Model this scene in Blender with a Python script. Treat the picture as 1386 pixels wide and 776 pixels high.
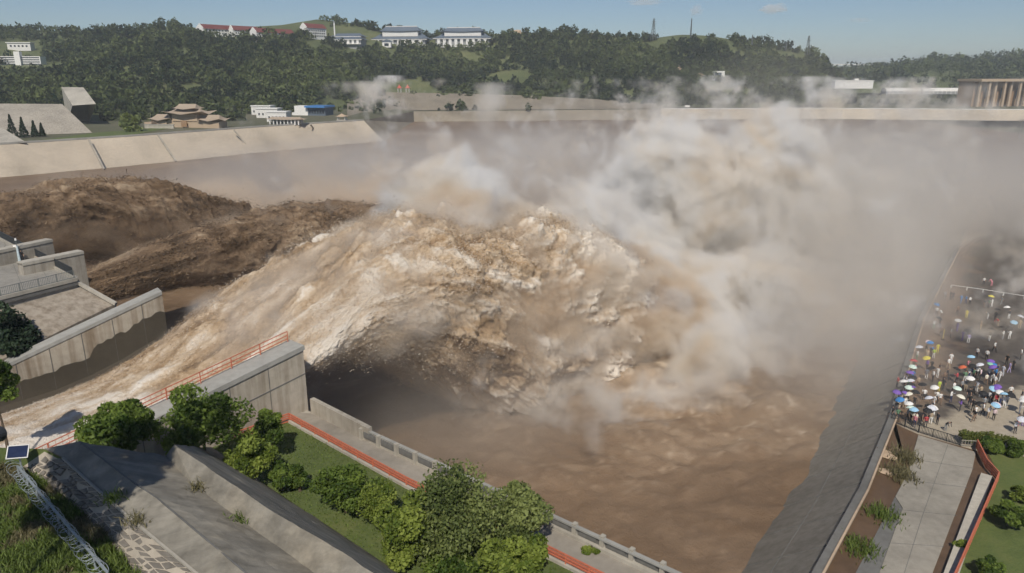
import bpy, bmesh, math, random
import numpy as np
from mathutils import Vector, Matrix
for o in list(bpy.data.objects): bpy.data.objects.remove(o)
SC = bpy.context.scene
COL = SC.collection
R = math.radians
# ------------------------------------------------------------------ camera, sky, sun, exposure
CAM_Z, PITCH, FPX = 44.0, R(16.5), 990.0
cam_d = bpy.data.cameras.new('camera'); cam = bpy.data.objects.new('camera', cam_d); COL.objects.link(cam)
cam.location = (0, 0, CAM_Z); cam.rotation_euler = (R(90) - PITCH, 0, 0)
cam_d.sensor_width = 36; cam_d.lens = 36 * FPX / 1386; cam_d.clip_start = 0.5; cam_d.clip_end = 40000
SC.camera = cam
SUN_EL, SUN_AZ = R(47), R(182)            # azimuth clockwise from +y (camera heading): sun stands behind the camera
w = bpy.data.worlds.new('World'); SC.world = w; w.use_nodes = True
nt = w.node_tree; nt.nodes.clear()
sky = nt.nodes.new('ShaderNodeTexSky'); sky.sky_type = 'NISHITA'; sky.sun_disc = False
sky.sun_elevation = SUN_EL; sky.sun_rotation = SUN_AZ
sky.air_density = .8; sky.dust_density = 0.4; sky.ozone_density = 3.5; sky.altitude = 200
bgn = nt.nodes.new('ShaderNodeBackground'); bgn.inputs['Strength'].default_value = 0.068
wo = nt.nodes.new('ShaderNodeOutputWorld')
nt.links.new(sky.outputs[0], bgn.inputs[0]); nt.links.new(bgn.outputs[0], wo.inputs[0])
sun_d = bpy.data.lights.new('sun', 'SUN'); sun_d.energy = 3.9; sun_d.angle = R(0.53); sun_d.color = (1, .93, .82)
sun = bpy.data.objects.new('sun', sun_d); COL.objects.link(sun)
sdir = Vector((math.sin(SUN_AZ) * math.cos(SUN_EL), math.cos(SUN_AZ) * math.cos(SUN_EL), math.sin(SUN_EL)))
sun.rotation_euler = sdir.to_track_quat('Z', 'Y').to_euler(); sun.location = sdir * 300
SC.view_settings.view_transform = 'Standard'; SC.view_settings.look = 'None'
SC.view_settings.exposure = 0.0; SC.view_settings.gamma = 1.0; SC.view_settings.use_curve_mapping = False
SC.render.engine = 'CYCLES'
cy = SC.cycles
cy.use_denoising = True; cy.max_bounces = 12; cy.diffuse_bounces = 3; cy.glossy_bounces = 2; cy.transmission_bounces = 2
cy.volume_bounces = 5; cy.transparent_max_bounces = 96
cy.volume_step_rate = 1.0; cy.volume_max_steps = 256
cy.sample_clamp_indirect = 6; cy.use_adaptive_sampling = True; cy.adaptive_threshold = 0.045
cy.caustics_reflective = False; cy.caustics_refractive = False

# ------------------------------------------------------------------ geometry helpers
CP, SP = math.cos(PITCH), math.sin(PITCH)
def ray(px, py):
    x = (px - 693) / FPX; y = -(py - 388) / FPX
    return x, CP + y * SP, -SP + y * CP
def P(px, py, z):                         # photo pixel -> point on the level z
    x, f, u = ray(px, py); d = (z - CAM_Z) / u
    return Vector((x * d, f * d, z))
def PD(px, py, dist):                     # photo pixel -> point at a known distance ahead
    x, f, u = ray(px, py); d = dist / f
    return Vector((x * d, dist, CAM_Z + u * d))
def proj(p):
    x, y, z = p[0], p[1], p[2] - CAM_Z
    d = y * CP - z * SP
    return 693 + FPX * x / d, 388 - FPX * (z * CP + y * SP) / d, d
# flow axes: a runs down the chute and the jet, b across it towards the near pier
UA = Vector((math.sin(R(40)), math.cos(R(40)), 0)); VB = Vector((math.cos(R(40)), -math.sin(R(40)), 0))
ORG = P(410, 470, 16.6); ORG.z = 0
def AB(a, b, z): 
    return ORG + UA * a + VB * b + Vector((0, 0, z))
def toAB(p):
    d = Vector((p[0], p[1], 0)) - ORG
    return d.dot(UA), d.dot(VB)

rng = np.random.default_rng(7)
random.seed(11)
def _h(ix, iy, iz, seed):
    h = (ix.astype(np.uint32) * np.uint32(374761393)) ^ (iy.astype(np.uint32) * np.uint32(668265263)) ^ (iz.astype(np.uint32) * np.uint32(2246822519)) ^ np.uint32(seed * 3266489917 & 0xffffffff)
    h = (h ^ (h >> np.uint32(13))) * np.uint32(1274126177)
    return h ^ (h >> np.uint32(16))
_G = np.array([[1,1,0],[-1,1,0],[1,-1,0],[-1,-1,0],[1,0,1],[-1,0,1],[1,0,-1],[-1,0,-1],[0,1,1],[0,-1,1],[0,1,-1],[0,-1,-1],[1,1,0],[0,-1,1],[-1,1,0],[0,-1,-1]], np.float32)
def noise3(p, seed=0):                    # gradient noise, about -1..1
    p = np.asarray(p, np.float32); i = np.floor(p).astype(np.int64); f = p - i
    u = f * f * f * (f * (f * 6 - 15) + 10)
    out = np.zeros(len(p), np.float32)
    for dx in (0, 1):
        wx = u[:, 0] if dx else 1 - u[:, 0]
        for dy in (0, 1):
            wy = u[:, 1] if dy else 1 - u[:, 1]
            for dz in (0, 1):
                wz = u[:, 2] if dz else 1 - u[:, 2]
                g = _G[_h(i[:, 0] + dx, i[:, 1] + dy, i[:, 2] + dz, seed) & np.uint32(15)]
                out += wx * wy * wz * (g[:, 0] * (f[:, 0] - dx) + g[:, 1] * (f[:, 1] - dy) + g[:, 2] * (f[:, 2] - dz))
    return out
def fbm(p, octs=4, seed=0, gain=.5, lac=2.03, mode='n'):
    p = np.asarray(p, np.float32); s = np.zeros(len(p), np.float32); a = 1.0; t = 0
    for k in range(octs):
        n = noise3(p, seed + k * 17)
        if mode == 'b': n = np.abs(n) * 2 - .5
        if mode == 'r': n = .6 - np.abs(n) * 2
        s += a * n; t += a; a *= gain; p = p * lac + 11.3
    return s / t

def mesh_obj(name, verts, faces, mat=None, parent=None, smooth=False):
    me = bpy.data.meshes.new(name)
    if isinstance(verts, np.ndarray):
        faces = np.asarray(faces, np.int32); n = faces.shape[1]
        me.vertices.add(len(verts)); me.vertices.foreach_set('co', verts.astype(np.float32).ravel())
        me.loops.add(faces.size); me.loops.foreach_set('vertex_index', faces.ravel())
        me.polygons.add(len(faces)); me.polygons.foreach_set('loop_start', np.arange(0, faces.size, n, dtype=np.int32))
        me.update(calc_edges=True); me.validate()
    else:
        me.from_pydata([tuple(v) for v in verts], [], [tuple(f) for f in faces]); me.update()
    if smooth: me.shade_smooth()
    if mat: me.materials.append(mat)
    o = bpy.data.objects.new(name, me); COL.objects.link(o)
    if parent: o.parent = parent
    return o
def grid_faces(nu, nv, wrap_v=False):
    i = np.arange(nu - 1)[:, None]; j = np.arange(nv if wrap_v else nv - 1)[None, :]
    j2 = (j + 1) % nv
    a = i * nv + j; b = (i + 1) * nv + j; c = (i + 1) * nv + j2; d = i * nv + j2
    return np.stack([a, b, c, d], -1).reshape(-1, 4)
def tag(o, label=None, cat=None, group=None, kind=None):
    if label: o['label'] = label
    if cat: o['category'] = cat
    if group: o['group'] = group
    if kind: o['kind'] = kind
    return o
def empty(name, loc=(0, 0, 0), rz=0):
    o = bpy.data.objects.new(name, None); COL.objects.link(o); o.location = loc; o.rotation_euler = (0, 0, rz); return o
def copy_tree(o, parent=None):
    c = o.copy(); COL.objects.link(c); c.parent = parent
    for ch in list(o.children): copy_tree(ch, c)
    return c
class MB:                                 # collects shapes for one mesh
    def __init__(s): s.v = []; s.f = []
    def box(s, c, d, rz=0, top=1.0):
        cx, cy_, cz = c; dx, dy, dz = d[0] / 2, d[1] / 2, d[2] / 2; n = len(s.v); ca, sa = math.cos(rz), math.sin(rz)
        for z, k in ((-dz, 1), (dz, top)):
            for x, y in ((-dx, -dy), (dx, -dy), (dx, dy), (-dx, dy)):
                s.v.append((cx + (x * ca - y * sa) * k, cy_ + (x * sa + y * ca) * k, cz + z))
        s.f += [(n, n + 3, n + 2, n + 1), (n + 4, n + 5, n + 6, n + 7)] + [(n + i, n + (i + 1) % 4, n + 4 + (i + 1) % 4, n + 4 + i) for i in range(4)]
        return s
    def bar(s, p, q, r, seg=4, r2=None):  # prism or tube from p to q
        p, q = Vector(p), Vector(q); d = (q - p).normalized(); r2 = r if r2 is None else r2
        e = d.cross(Vector((0, 0, 1)) if abs(d.z) < .9 else Vector((1, 0, 0))).normalized(); g = d.cross(e); n = len(s.v)
        for c, rr in ((p, r), (q, r2)):
            for k in range(seg):
                t = 2 * math.pi * (k + .5) / seg
                s.v.append(tuple(c + e * math.cos(t) * rr + g * math.sin(t) * rr))
        s.f += [(n + k, n + (k + 1) % seg, n + seg + (k + 1) % seg, n + seg + k) for k in range(seg)]
        s.f += [tuple(n + k for k in reversed(range(seg))), tuple(n + seg + k for k in range(seg))]
        return s
    def poly(s, pts):
        n = len(s.v); s.v += [tuple(p) for p in pts]; s.f.append(tuple(range(n, n + len(pts)))); return s
    def prism(s, top, zb):                # vertical-sided block under a top polygon (points carry their own z)
        n = len(s.v); k = len(top)
        s.v += [tuple(p) for p in top] + [(p[0], p[1], zb) for p in top]
        s.f.append(tuple(range(n, n + k))); s.f.append(tuple(reversed(range(n + k, n + 2 * k))))
        s.f += [(n + k + i, n + k + (i + 1) % k, n + (i + 1) % k, n + i) for i in range(k)]
        return s
    def build(s, name, mat, parent=None, smooth=False):
        me = bpy.data.meshes.new(name); me.from_pydata(s.v, [], s.f)
        bm = bmesh.new(); bm.from_mesh(me); bmesh.ops.recalc_face_normals(bm, faces=bm.faces); bm.to_mesh(me); bm.free()
        if smooth: me.shade_smooth()
        me.materials.append(mat)
        o = bpy.data.objects.new(name, me); COL.objects.link(o); o.parent = parent; return o

# ------------------------------------------------------------------ materials
def newmat(name):
    m = bpy.data.materials.new(name); m.use_nodes = True; t = m.node_tree; b = t.nodes['Principled BSDF']; return m, t, b
def nd(t, typ, **kw):
    n = t.nodes.new(typ)
    for k, v in kw.items():
        if k in n.inputs: n.inputs[k].default_value = v
        else: setattr(n, k, v)
    return n
def ramp(t, src, stops):
    r = t.nodes.new('ShaderNodeValToRGB'); e = r.color_ramp.elements
    while len(e) < len(stops): e.new(.5)
    for x, (p, c) in zip(e, stops): x.position = p; x.color = (*c, 1) if len(c) == 3 else c
    t.links.new(src, r.inputs[0]); return r.outputs[0]
def mixc(t, fac, a, b, mode='MIX'):
    n = t.nodes.new('ShaderNodeMix'); n.data_type = 'RGBA'; n.blend_type = mode
    for k, v in ((0, fac), (6, a), (7, b)):
        if hasattr(v, 'links'): t.links.new(v, n.inputs[k])
        else: n.inputs[k].default_value = v if not isinstance(v, tuple) or len(v) == 4 else (*v, 1)
    return n.outputs[2]
def coords(t, scale=(1, 1, 1), obj=True, rot=(0, 0, 0)):
    tc = t.nodes.new('ShaderNodeTexCoord'); mp = t.nodes.new('ShaderNodeMapping')
    mp.inputs['Scale'].default_value = scale; mp.inputs['Rotation'].default_value = rot
    t.links.new(tc.outputs['Object' if obj else 'Generated'], mp.inputs[0]); return mp.outputs[0]
def noise(t, vec, scale, detail=5, rough=.55, dist=0):
    n = nd(t, 'ShaderNodeTexNoise', Scale=scale, Detail=detail, Roughness=rough, Distortion=dist)
    t.links.new(vec, n.inputs['Vector']); return n.outputs['Fac']
def bump(t, b, h, strength=.4, dist=.05):
    n = nd(t, 'ShaderNodeBump', Strength=strength, Distance=dist); t.links.new(h, n.inputs['Height']); t.links.new(n.outputs[0], b.inputs['Normal'])
def plain(name, c, rough=.7, metal=0, var=.15, scale=3):
    m, t, b = newmat(name); v = coords(t)
    f = noise(t, v, scale, 4)
    lo = tuple(x * (1 - var) for x in c); hi = tuple(min(1, x * (1 + var)) for x in c)
    t.links.new(ramp(t, f, [(.3, lo), (.7, hi)]), b.inputs['Base Color'])
    b.inputs['Roughness'].default_value = rough; b.inputs['Metallic'].default_value = metal
    return m
def concrete(name, c, dark=(.6, .58, .55), streak=.5, rough=.88, big=.08, wet=None):
    m, t, b = newmat(name); v = coords(t)
    n1 = noise(t, v, big, 6, .6); n2 = noise(t, v, 1.3, 6, .65); n3 = noise(t, v, 9, 4)
    vs = coords(t, (1.1, 1.1, .07)); st = noise(t, vs, 1.0, 4, .6)
    col = ramp(t, n1, [(.3, tuple(x * .74 for x in c)), (.5, c), (.72, tuple(x * 1.17 for x in c))])
    col = mixc(t, .35, col, ramp(t, n2, [(.25, (.45, .43, .40)), (.6, (1, 1, 1)), (.8, (1.12, 1.1, 1.06))]), 'MULTIPLY')
    col = mixc(t, ramp(t, st, [(.42, (0, 0, 0)), (.68, (streak,) * 3)]), col, mixc(t, 1.0, col, dark, 'MULTIPLY'))
    if wet:
        wn = noise(t, v, wet, 4, .6); fac = ramp(t, wn, [(.45, (0, 0, 0)), (.55, (.75,) * 3)])
        col = mixc(t, fac, col, mixc(t, 1.0, col, (.45, .45, .47), 'MULTIPLY'))
    t.links.new(col, b.inputs['Base Color']); b.inputs['Roughness'].default_value = rough
    bump(t, b, n3, .25, .03); return m
def streaked(name, c, ang, scale=(.05, .9, .9), k=.55):
    m = concrete(name, c, (.55, .55, .54), .45, big=.22); t = m.node_tree; b = t.nodes['Principled BSDF']
    old = b.inputs['Base Color'].links[0].from_socket; v = coords(t, scale, rot=(0, 0, ang)); n = noise(t, v, 1.0, 6, .7); n2 = noise(t, coords(t), .16, 5, .6)
    f = ramp(t, n, [(.40, (0, 0, 0)), (.62, (k,) * 3)]); col = mixc(t, f, old, mixc(t, 1.0, old, (.42, .42, .42), 'MULTIPLY'))
    col = mixc(t, ramp(t, n2, [(.5, (0, 0, 0)), (.7, (.5,) * 3)]), col, mixc(t, 1.0, col, (1.5, 1.4, 1.25), 'MULTIPLY'))
    t.links.new(col, b.inputs['Base Color']); return m
M_conc = concrete('weathered_concrete', (.40, .365, .31), streak=.75)
M_conc_pale = concrete('pale_concrete', (.46, .43, .37), streak=.3)
M_conc_top = concrete('coping_concrete', (.36, .355, .33), streak=.2)
M_conc_dark = concrete('damp_concrete', (.17, .168, .16), streak=.35)
M_bank = concrete('bank_paving', (.50, .43, .34), streak=.25, big=.03)
M_earth = concrete('bare_earth', (.25, .215, .165), streak=.1, big=.05)
M_mud = concrete('wet_mud', (.13, .082, .048), streak=.1, rough=.5, big=.2)
M_orange = plain('orange_paint', (.50, .15, .085), .6)
M_steel = plain('grey_steel', (.17, .19, .19), .5, .3)
M_darksteel = plain('dark_steel', (.05, .055, .06), .5, .3)
M_white = plain('white_paint', (.78, .77, .74), .6)
M_white2 = plain('off_white_render', (.70, .69, .66), .8)
M_greywall = plain('grey_render', (.30, .31, .32), .8)
M_redtile = plain('red_tile', (.17, .05, .045), .7)
M_bluetile = plain('blue_grey_tile', (.11, .14, .18), .6)
M_bluemetal = plain('blue_sheet_metal', (.06, .20, .48), .4)
M_tan = plain('tan_render', (.44, .34, .24), .85)
M_tantile = plain('tan_tile', (.36, .29, .22), .8)
M_brown = plain('brown_cladding', (.30, .19, .11), .8)
M_glass = plain('dark_window_glass', (.03, .04, .05), .15)
M_bark = plain('bark', (.10, .075, .05), .9, 0, .3, 8)
M_rock = concrete('pale_rock', (.50, .38, .27), streak=0)
M_solar = plain('solar_cell', (.02, .03, .07), .2)
def leaf_mat(name, lo, hi, trans=.25):
    m, t, b = newmat(name); at = nd(t, 'ShaderNodeAttribute', attribute_name='tint')
    col = ramp(t, at.outputs['Fac'], [(0, lo), (1, hi)])
    t.links.new(col, b.inputs['Base Color']); b.inputs['Roughness'].default_value = .6; b.inputs['Specular IOR Level'].default_value = .25
    tr = nd(t, 'ShaderNodeBsdfTranslucent'); t.links.new(col, tr.inputs[0])
    mx = nd(t, 'ShaderNodeMixShader'); mx.inputs[0].default_value = trans
    t.links.new(b.outputs[0], mx.inputs[1]); t.links.new(tr.outputs[0], mx.inputs[2])
    t.links.new(mx.outputs[0], t.nodes['Material Output'].inputs['Surface']); return m
M_leaf = leaf_mat('broad_leaf', (.065, .115, .022), (.235, .32, .065), .45)
M_leaf_bright = leaf_mat('bright_leaf', (.11, .165, .025), (.33, .40, .085), .45)
M_leaf_dark = leaf_mat('dark_needle', (.012, .026, .014), (.035, .060, .028), .1)
M_leaf_willow = leaf_mat('willow_leaf', (.11, .15, .045), (.31, .36, .125), .45)
M_forest = leaf_mat('forest_leaf', (.010, .024, .009), (.125, .155, .05), .2)
M_hedge = leaf_mat('hedge_leaf', (.07, .10, .02), (.20, .22, .05))
M_blade = leaf_mat('grass_blade', (.06, .10, .018), (.19, .25, .06))
M_dryblade = leaf_mat('dry_grass_blade', (.11, .105, .05), (.25, .22, .12))
def ground_mat(name, c1, c2, c3, s=.06):
    m, t, b = newmat(name); v = coords(t); n = noise(t, v, s, 7, .65); n2 = noise(t, v, s * 14, 6, .7)
    col = mixc(t, .45, ramp(t, n, [(.32, c1), (.5, c2), (.68, c3)]), ramp(t, n2, [(.3, c1), (.7, c3)]))
    t.links.new(col, b.inputs['Base Color']); b.inputs['Roughness'].default_value = .95; bump(t, b, n2, .6, .15); return m
M_grass = ground_mat('lawn_grass', (.055, .085, .02), (.095, .135, .032), (.15, .165, .05), .25)
M_hill = ground_mat('hill_ground', (.05, .07, .025), (.09, .115, .04), (.16, .165, .07), .02)
M_plain = ground_mat('valley_ground', (.06, .075, .035), (.10, .10, .055), (.16, .14, .09), .01)
# plaza: dark wet paving, a muddy sheet along the pool wall, dry pale paving by the hedge
def plaza_mat():
    m, t, b = newmat('plaza_paving'); v = coords(t); n = noise(t, v, .12, 6, .6); n2 = noise(t, v, 1.2, 5, .6)
    tc = nd(t, 'ShaderNodeTexCoord')
    def line(p, q, width, wob):           # 0..1 across a line through p and q, ragged
        d = Vector((q - p).xy).normalized(); nrm = Vector((-d.y, d.x, 0))
        dt = nd(t, 'ShaderNodeVectorMath', operation='DOT_PRODUCT'); t.links.new(tc.outputs['Object'], dt.inputs[0]); dt.inputs[1].default_value = nrm
        a = nd(t, 'ShaderNodeMath', operation='MULTIPLY_ADD'); t.links.new(n, a.inputs[0]); a.inputs[1].default_value = wob; t.links.new(dt.outputs['Value'], a.inputs[2])
        mr = nd(t, 'ShaderNodeMapRange'); t.links.new(a.outputs[0], mr.inputs[0]); c = p.dot(nrm) + wob * .5
        mr.inputs[1].default_value = c - width; mr.inputs[2].default_value = c + width; return mr.outputs[0]
    dry = line(P(1386, 528, 0), P(1270, 560, 0), .9, 9)
    mud = line(P(1258, 575, 0), P(1300, 400, 0), 2.0, 16)
    col = ramp(t, n2, [(.3, (.085, .072, .060)), (.7, (.130, .112, .092))])
    col = mixc(t, mud, col, ramp(t, n2, [(.3, (.175, .118, .078)), (.7, (.235, .165, .112))]))
    col = mixc(t, dry, col, ramp(t, n2, [(.3, (.34, .29, .22)), (.7, (.44, .385, .30))]))
    t.links.new(col, b.inputs['Base Color'])
    b.inputs['Roughness'].default_value = .55; b.inputs['Specular IOR Level'].default_value = .35
    bump(t, b, n2, .15, .02); return m
M_plaza = plaza_mat()
def pool_mat():
    m, t, b = newmat('silty_pool_water'); at = nd(t, 'ShaderNodeAttribute', attribute_name='foam')
    col = ramp(t, at.outputs['Fac'], [(.0, (.145, .095, .058)), (.45, (.23, .16, .105)), (.7, (.33, .245, .17)), (1, (.58, .49, .39))])
    t.links.new(col, b.inputs['Base Color']); b.inputs['Roughness'].default_value = .5; b.inputs['Specular IOR Level'].default_value = .18
    v = coords(t); bump(t, b, noise(t, v, 1.6, 7, .7), .6, .35); return m
M_pool = pool_mat()
# ------------------------------------------------------------------ land and water
WL = -6.0
tag(MB().poly([(-9000, -9000, -14), (9000, -9000, -14), (9000, 9000, -14), (-9000, 9000, -14)]).build('ground', M_plain), kind='structure')
# plunge pool and tailwater: one sheet, fine where it is near
gx = np.concatenate([np.linspace(-420, -130, 40), np.linspace(-129, 130, 330), np.linspace(132, 420, 40)])
gy = np.concatenate([np.linspace(25, 240, 300), np.linspace(242, 780, 90)])
GX, GY = np.meshgrid(gx, gy, indexing='ij'); q = np.stack([GX, GY, 0 * GX], -1).reshape(-1, 3)
land = np.hypot((GX - 22) / 1.3, GY - 120).ravel()
churn = np.clip(1.25 - land / 75, .36, 1.0)
qw = q + np.stack([fbm(q * .05, 3, 3), fbm(q * .05, 3, 4), q[:, 2]], -1) * 7
hgt = (fbm(qw * .09, 4, 5, .55, mode='b') * 1.7 + fbm(qw * .4, 4, 6, .65) * .6) * churn
V = q.copy(); V[:, 2] = WL + hgt
water = mesh_obj('pool_water', V, grid_faces(len(gx), len(gy)), M_pool, smooth=True)
qs = np.stack([qw[:, 0] * .35 + qw[:, 1] * .2, qw[:, 1] * .5 - qw[:, 0] * .1, q[:, 2]], -1)
qx = qw + np.stack([fbm(q * .16, 3, 13), fbm(q * .16, 3, 14), q[:, 2]], -1) * 5
foam = .30 + fbm(qx * .05, 5, 8, .6) * .7 + np.clip(fbm(qx * .22, 5, 9, .62, mode='r') - .22, 0, 1) * (.25 + .75 * churn) * 1.1 + np.clip(1 - land / 45, 0, 1) * .45 + np.clip(fbm(qx * .55, 3, 29, .6, mode='r') - .34, 0, 1) * 1.5 * np.clip(fbm(qw * .035, 3, 31) + .45, 0, 1)
at = water.data.attributes.new('foam', 'FLOAT', 'POINT'); at.data.foreach_set('value', np.clip(foam, 0, 1).astype(np.float32))
tag(water, kind='structure')

# far terrain: columns of (pixel x, foot y, foot distance, ridge y, ridge distance)
def terrain(name, cols, rows, mat, lump, seed, back=400, foot_z=7.5):
    cols = sorted(cols); xs = np.arange(cols[0][0], cols[-1][0] + 1, 8.0)
    C = np.array(cols, float); ip = lambda k: np.interp(xs, C[:, 0], C[:, k])
    fy, fd, ry, rd = ip(1), ip(2), ip(3), ip(4); V = []
    for i, x in enumerate(xs):
        f = PD(x, fy[i], fd[i]); r = PD(x, ry[i], rd[i])
        V.append((f.x * .955, f.y * .955, min(foot_z, f.z - 1)))
        for k in range(rows):
            s = k / (rows - 1); prof = s ** 1.15 * .9 + .1 * math.sin(s * math.pi / 2)
            V.append((f.x + (r.x - f.x) * s, f.y + (r.y - f.y) * s, f.z + (r.z - f.z) * prof))
        for e, dz in ((back * .5, -.18), (back, -.5)):
            V.append((r.x * (1 + e / r.y), r.y + e, r.z + dz * back * .5))
    V = np.array(V); n = rows + 3
    k = (np.tile(np.arange(n), len(xs)) - 1) / (rows - 1)
    fade = np.clip(np.minimum(k * 5, (1.02 - k) * 6), 0, 1)
    V[:, 2] += (fbm(V * .008, 4, seed) * lump * 2 + fbm(V * .03, 3, seed + 2) * lump * .5) * fade
    o = mesh_obj(name, V, grid_faces(len(xs), n)[:, ::-1], mat, smooth=True); tag(o, kind='structure')
    return V.reshape(len(xs), n, 3), xs
HILL, hx = terrain('hills', [(-260, 154, 560, 48, 1130), (-60, 153, 560, 43, 1130), (0, 152, 560, 42, 1130), (60, 152, 560, 41, 1130), (110, 153, 560, 45, 1030), (225, 152, 580, 36, 1030), (300, 150, 640, 39, 1030),
    (380, 148, 660, 34, 1030), (430, 146, 690, 26, 1110), (480, 141, 760, 32, 1120), (540, 133, 875, 44, 1130), (580, 131, 875, 49, 1130), (680, 133, 875, 46, 1130), (760, 136, 875, 44, 1130), (830, 139, 875, 49, 1130),
    (880, 141, 875, 52, 1130), (920, 142, 875, 47, 1130), (960, 142, 875, 49, 1130), (1000, 142, 875, 56, 1130), (1050, 141, 875, 62, 1130), (1090, 139, 880, 70, 1120), (1112, 136, 890, 76, 1120), (1128, 128, 910, 96, 1080), (1140, 122, 930, 118, 1040)],
    26, M_hill, 6, 100)
HILR, hxr = terrain('far_hills', [(1090, 112, 1300, 104, 1700), (1145, 112, 1300, 97, 1700), (1200, 112, 1300, 89, 1750), (1260, 112, 1300, 82, 1800), (1330, 112, 1300, 80, 1800), (1386, 111, 1300, 74, 1800), (1560, 110, 1300, 62, 1800)],
    16, M_hill, 10, 140, 800)
HILF, _ = terrain('distant_ridge', [(1040, 97, 3200, 92, 4200), (1150, 97, 3200, 89, 4200), (1230, 97, 3200, 86, 4200), (1420, 97, 3200, 88, 4200)], 8, M_hill, 20, 160, 900)

# terrace behind the far banks
TZ = 8.0
bank_top = [P(x, y, TZ) for x, y in ((-260, 210), (0, 195.5), (175, 184.5), (350, 172), (492, 163))]
FZ = 3.5
far_top = [P(x, y, FZ) for x, y in ((560, 151), (700, 150), (895, 148), (1100, 147), (1386, 149), (1700, 152))]
edge = bank_top + far_top
mb = MB()
for i in range(len(edge) - 1):
    a_, b_ = edge[i], edge[i + 1]; ka, kb = 900 / a_.y, 900 / b_.y
    if i >= len(bank_top): ka, kb = 2200 / a_.y, 2200 / b_.y
    mb.poly([a_, b_, (b_.x * kb, b_.y * kb, b_.z + 1.5), (a_.x * ka, a_.y * ka, a_.z + 1.5)])
tag(mb.build('terrace', M_plain), kind='structure')
def strip(name, tops, bots, mat):
    mb = MB()
    for i in range(len(tops) - 1): mb.poly([tops[i], tops[i + 1], bots[i + 1], bots[i]])
    return mb.build(name, mat)
bots = [Vector((p.x + 17, p.y - 13, WL - 1)) for p in bank_top]
bank = strip('river_bank', bank_top, bots, M_bank); tag(bank, kind='structure')
cap = MB()
for i in range(len(bank_top) - 1): cap.bar(bank_top[i] + Vector((0, 0, .3)), bank_top[i + 1] + Vector((0, 0, .3)), .7)
cap.build('coping', M_conc_top, bank)
for (x0, y0, x1, y1) in ((420, 169, 437, 191), (316, 176, 341, 206), (214, 183, 238, 219), (120, 189, 141, 230)):
    a_, b_ = P(x0, y0, TZ), P(x1, y1, WL); MB().bar(a_ + Vector((0, 0, .2)), b_ + Vector((0, 0, .2)), .6).build('drain_rib', M_conc, bank)
fb = [Vector((p.x * .985, p.y * .985, WL - 1)) for p in far_top]
far = strip('far_bank', far_top[2:], fb[2:], M_bank); tag(far, kind='structure')
farl = strip('far_bank', far_top[:3], fb[:3], M_earth); tag(farl, kind='structure')
cap = MB()
for i in range(2, len(far_top) - 1): cap.bar(far_top[i] + Vector((0, 0, .4)), far_top[i + 1] + Vector((0, 0, .4)), .6)
cap.build('coping', M_white2, far)
lnk = strip('bank_link', [bank_top[-1], far_top[0]], [bots[-1], fb[0]], M_earth); tag(lnk, kind='structure')
# bare earth slope under the wood
es_lo = [P(x, y, (TZ if x < 500 else FZ) + .4) for x, y in ((470, 157), (560, 149.5), (700, 148.5), (800, 147.8), (897, 147))]
es_hi = [PD(x, y, 848) for x, y in ((470, 124), (560, 125.5), (700, 129), (800, 134), (897, 141))]
tag(strip('earth_slope', es_hi, es_lo, M_earth), kind='structure')
# concrete faced mounds on the left bank
def mound(pts, zb, label):
    o = MB().prism(pts, zb).build('paved_slope', M_conc); tag(o, kind='structure'); return o
def wedge(name, lo, hi, mat):             # sloping face lo->hi and its sides
    mb = MB(); n = len(lo); mb.poly([*lo, *reversed(hi)])
    mb.poly([lo[0], hi[0], (hi[0].x, hi[0].y, TZ - 1)]); mb.poly([lo[-1], hi[-1], (hi[-1].x, hi[-1].y, TZ - 1)])
    mb.poly([hi[0], hi[-1], (hi[-1].x, hi[-1].y, TZ - 1), (hi[0].x, hi[0].y, TZ - 1)])
    o = mb.build(name, mat); tag(o, kind='structure')
wedge('paved_slope', [P(-60, 186, TZ + .2), P(125, 180, TZ + .2)], [PD(-60, 140, 470), PD(84, 141, 470)], M_conc)
wedge('paved_slope', [PD(98, 143, 500), PD(130, 141, 500)], [PD(83, 118, 540), PD(113, 118.5, 540)], M_conc_pale)
wedge('paved_slope', [P(-80, 196, TZ + .3), P(36, 193, TZ + .3)], [PD(-80, 168, 408), PD(4, 174, 408)], M_conc_pale)
# lawn strip on the bank top
tag(MB().poly([P(38, 192, TZ + .25), P(175, 183.5, TZ + .25), P(250, 170, TZ + .25), P(128, 180, TZ + .25)]).build('bank_lawn', M_grass), kind='structure')
# guide wall in the tailwater
tag(MB().bar(P(235, 275, WL + .4), P(342, 262, WL + .4), .8).build('guide_wall', M_conc_dark), 'low dark guide wall lying in the brown tailwater', 'wall')

_hp = HILL[:, 1:-2].reshape(-1, 3); _hz = _hp[:, 2] - CAM_Z; _hd = _hp[:, 1] * CP - _hz * SP
_hx, _hy = 693 + FPX * _hp[:, 0] / _hd, 388 - FPX * (_hz * CP + _hp[:, 1] * SP) / _hd
def hill_dist(px, py): return float(_hp[np.argmin((_hx - px) ** 2 + ((_hy - py) * 2) ** 2), 1]) - 6
# ------------------------------------------------------------------ near bank: walkway block, headwall, chute, piers
WZ = 9.5
def pw(x, y, z=WZ): return P(x, y, z)
par0, par1 = pw(428, 560), pw(888, 776)
pdir = (par1 - par0).normalized(); par2 = par1 + pdir * 60; par00 = AB(0, 0, WZ); par00 = par0 - pdir * ((par0 - par00).dot(pdir))
UP = lambda a: 16.6 + .146 * a if a > -40 else 10.76
tag(MB().prism([AB(-.2, -.6, WZ), par0, par2, Vector((90, -90, WZ)), Vector((-170, -90, WZ)), AB(-130, -.6, WZ)], -13).build('near_bank', M_conc), kind='structure')
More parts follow.
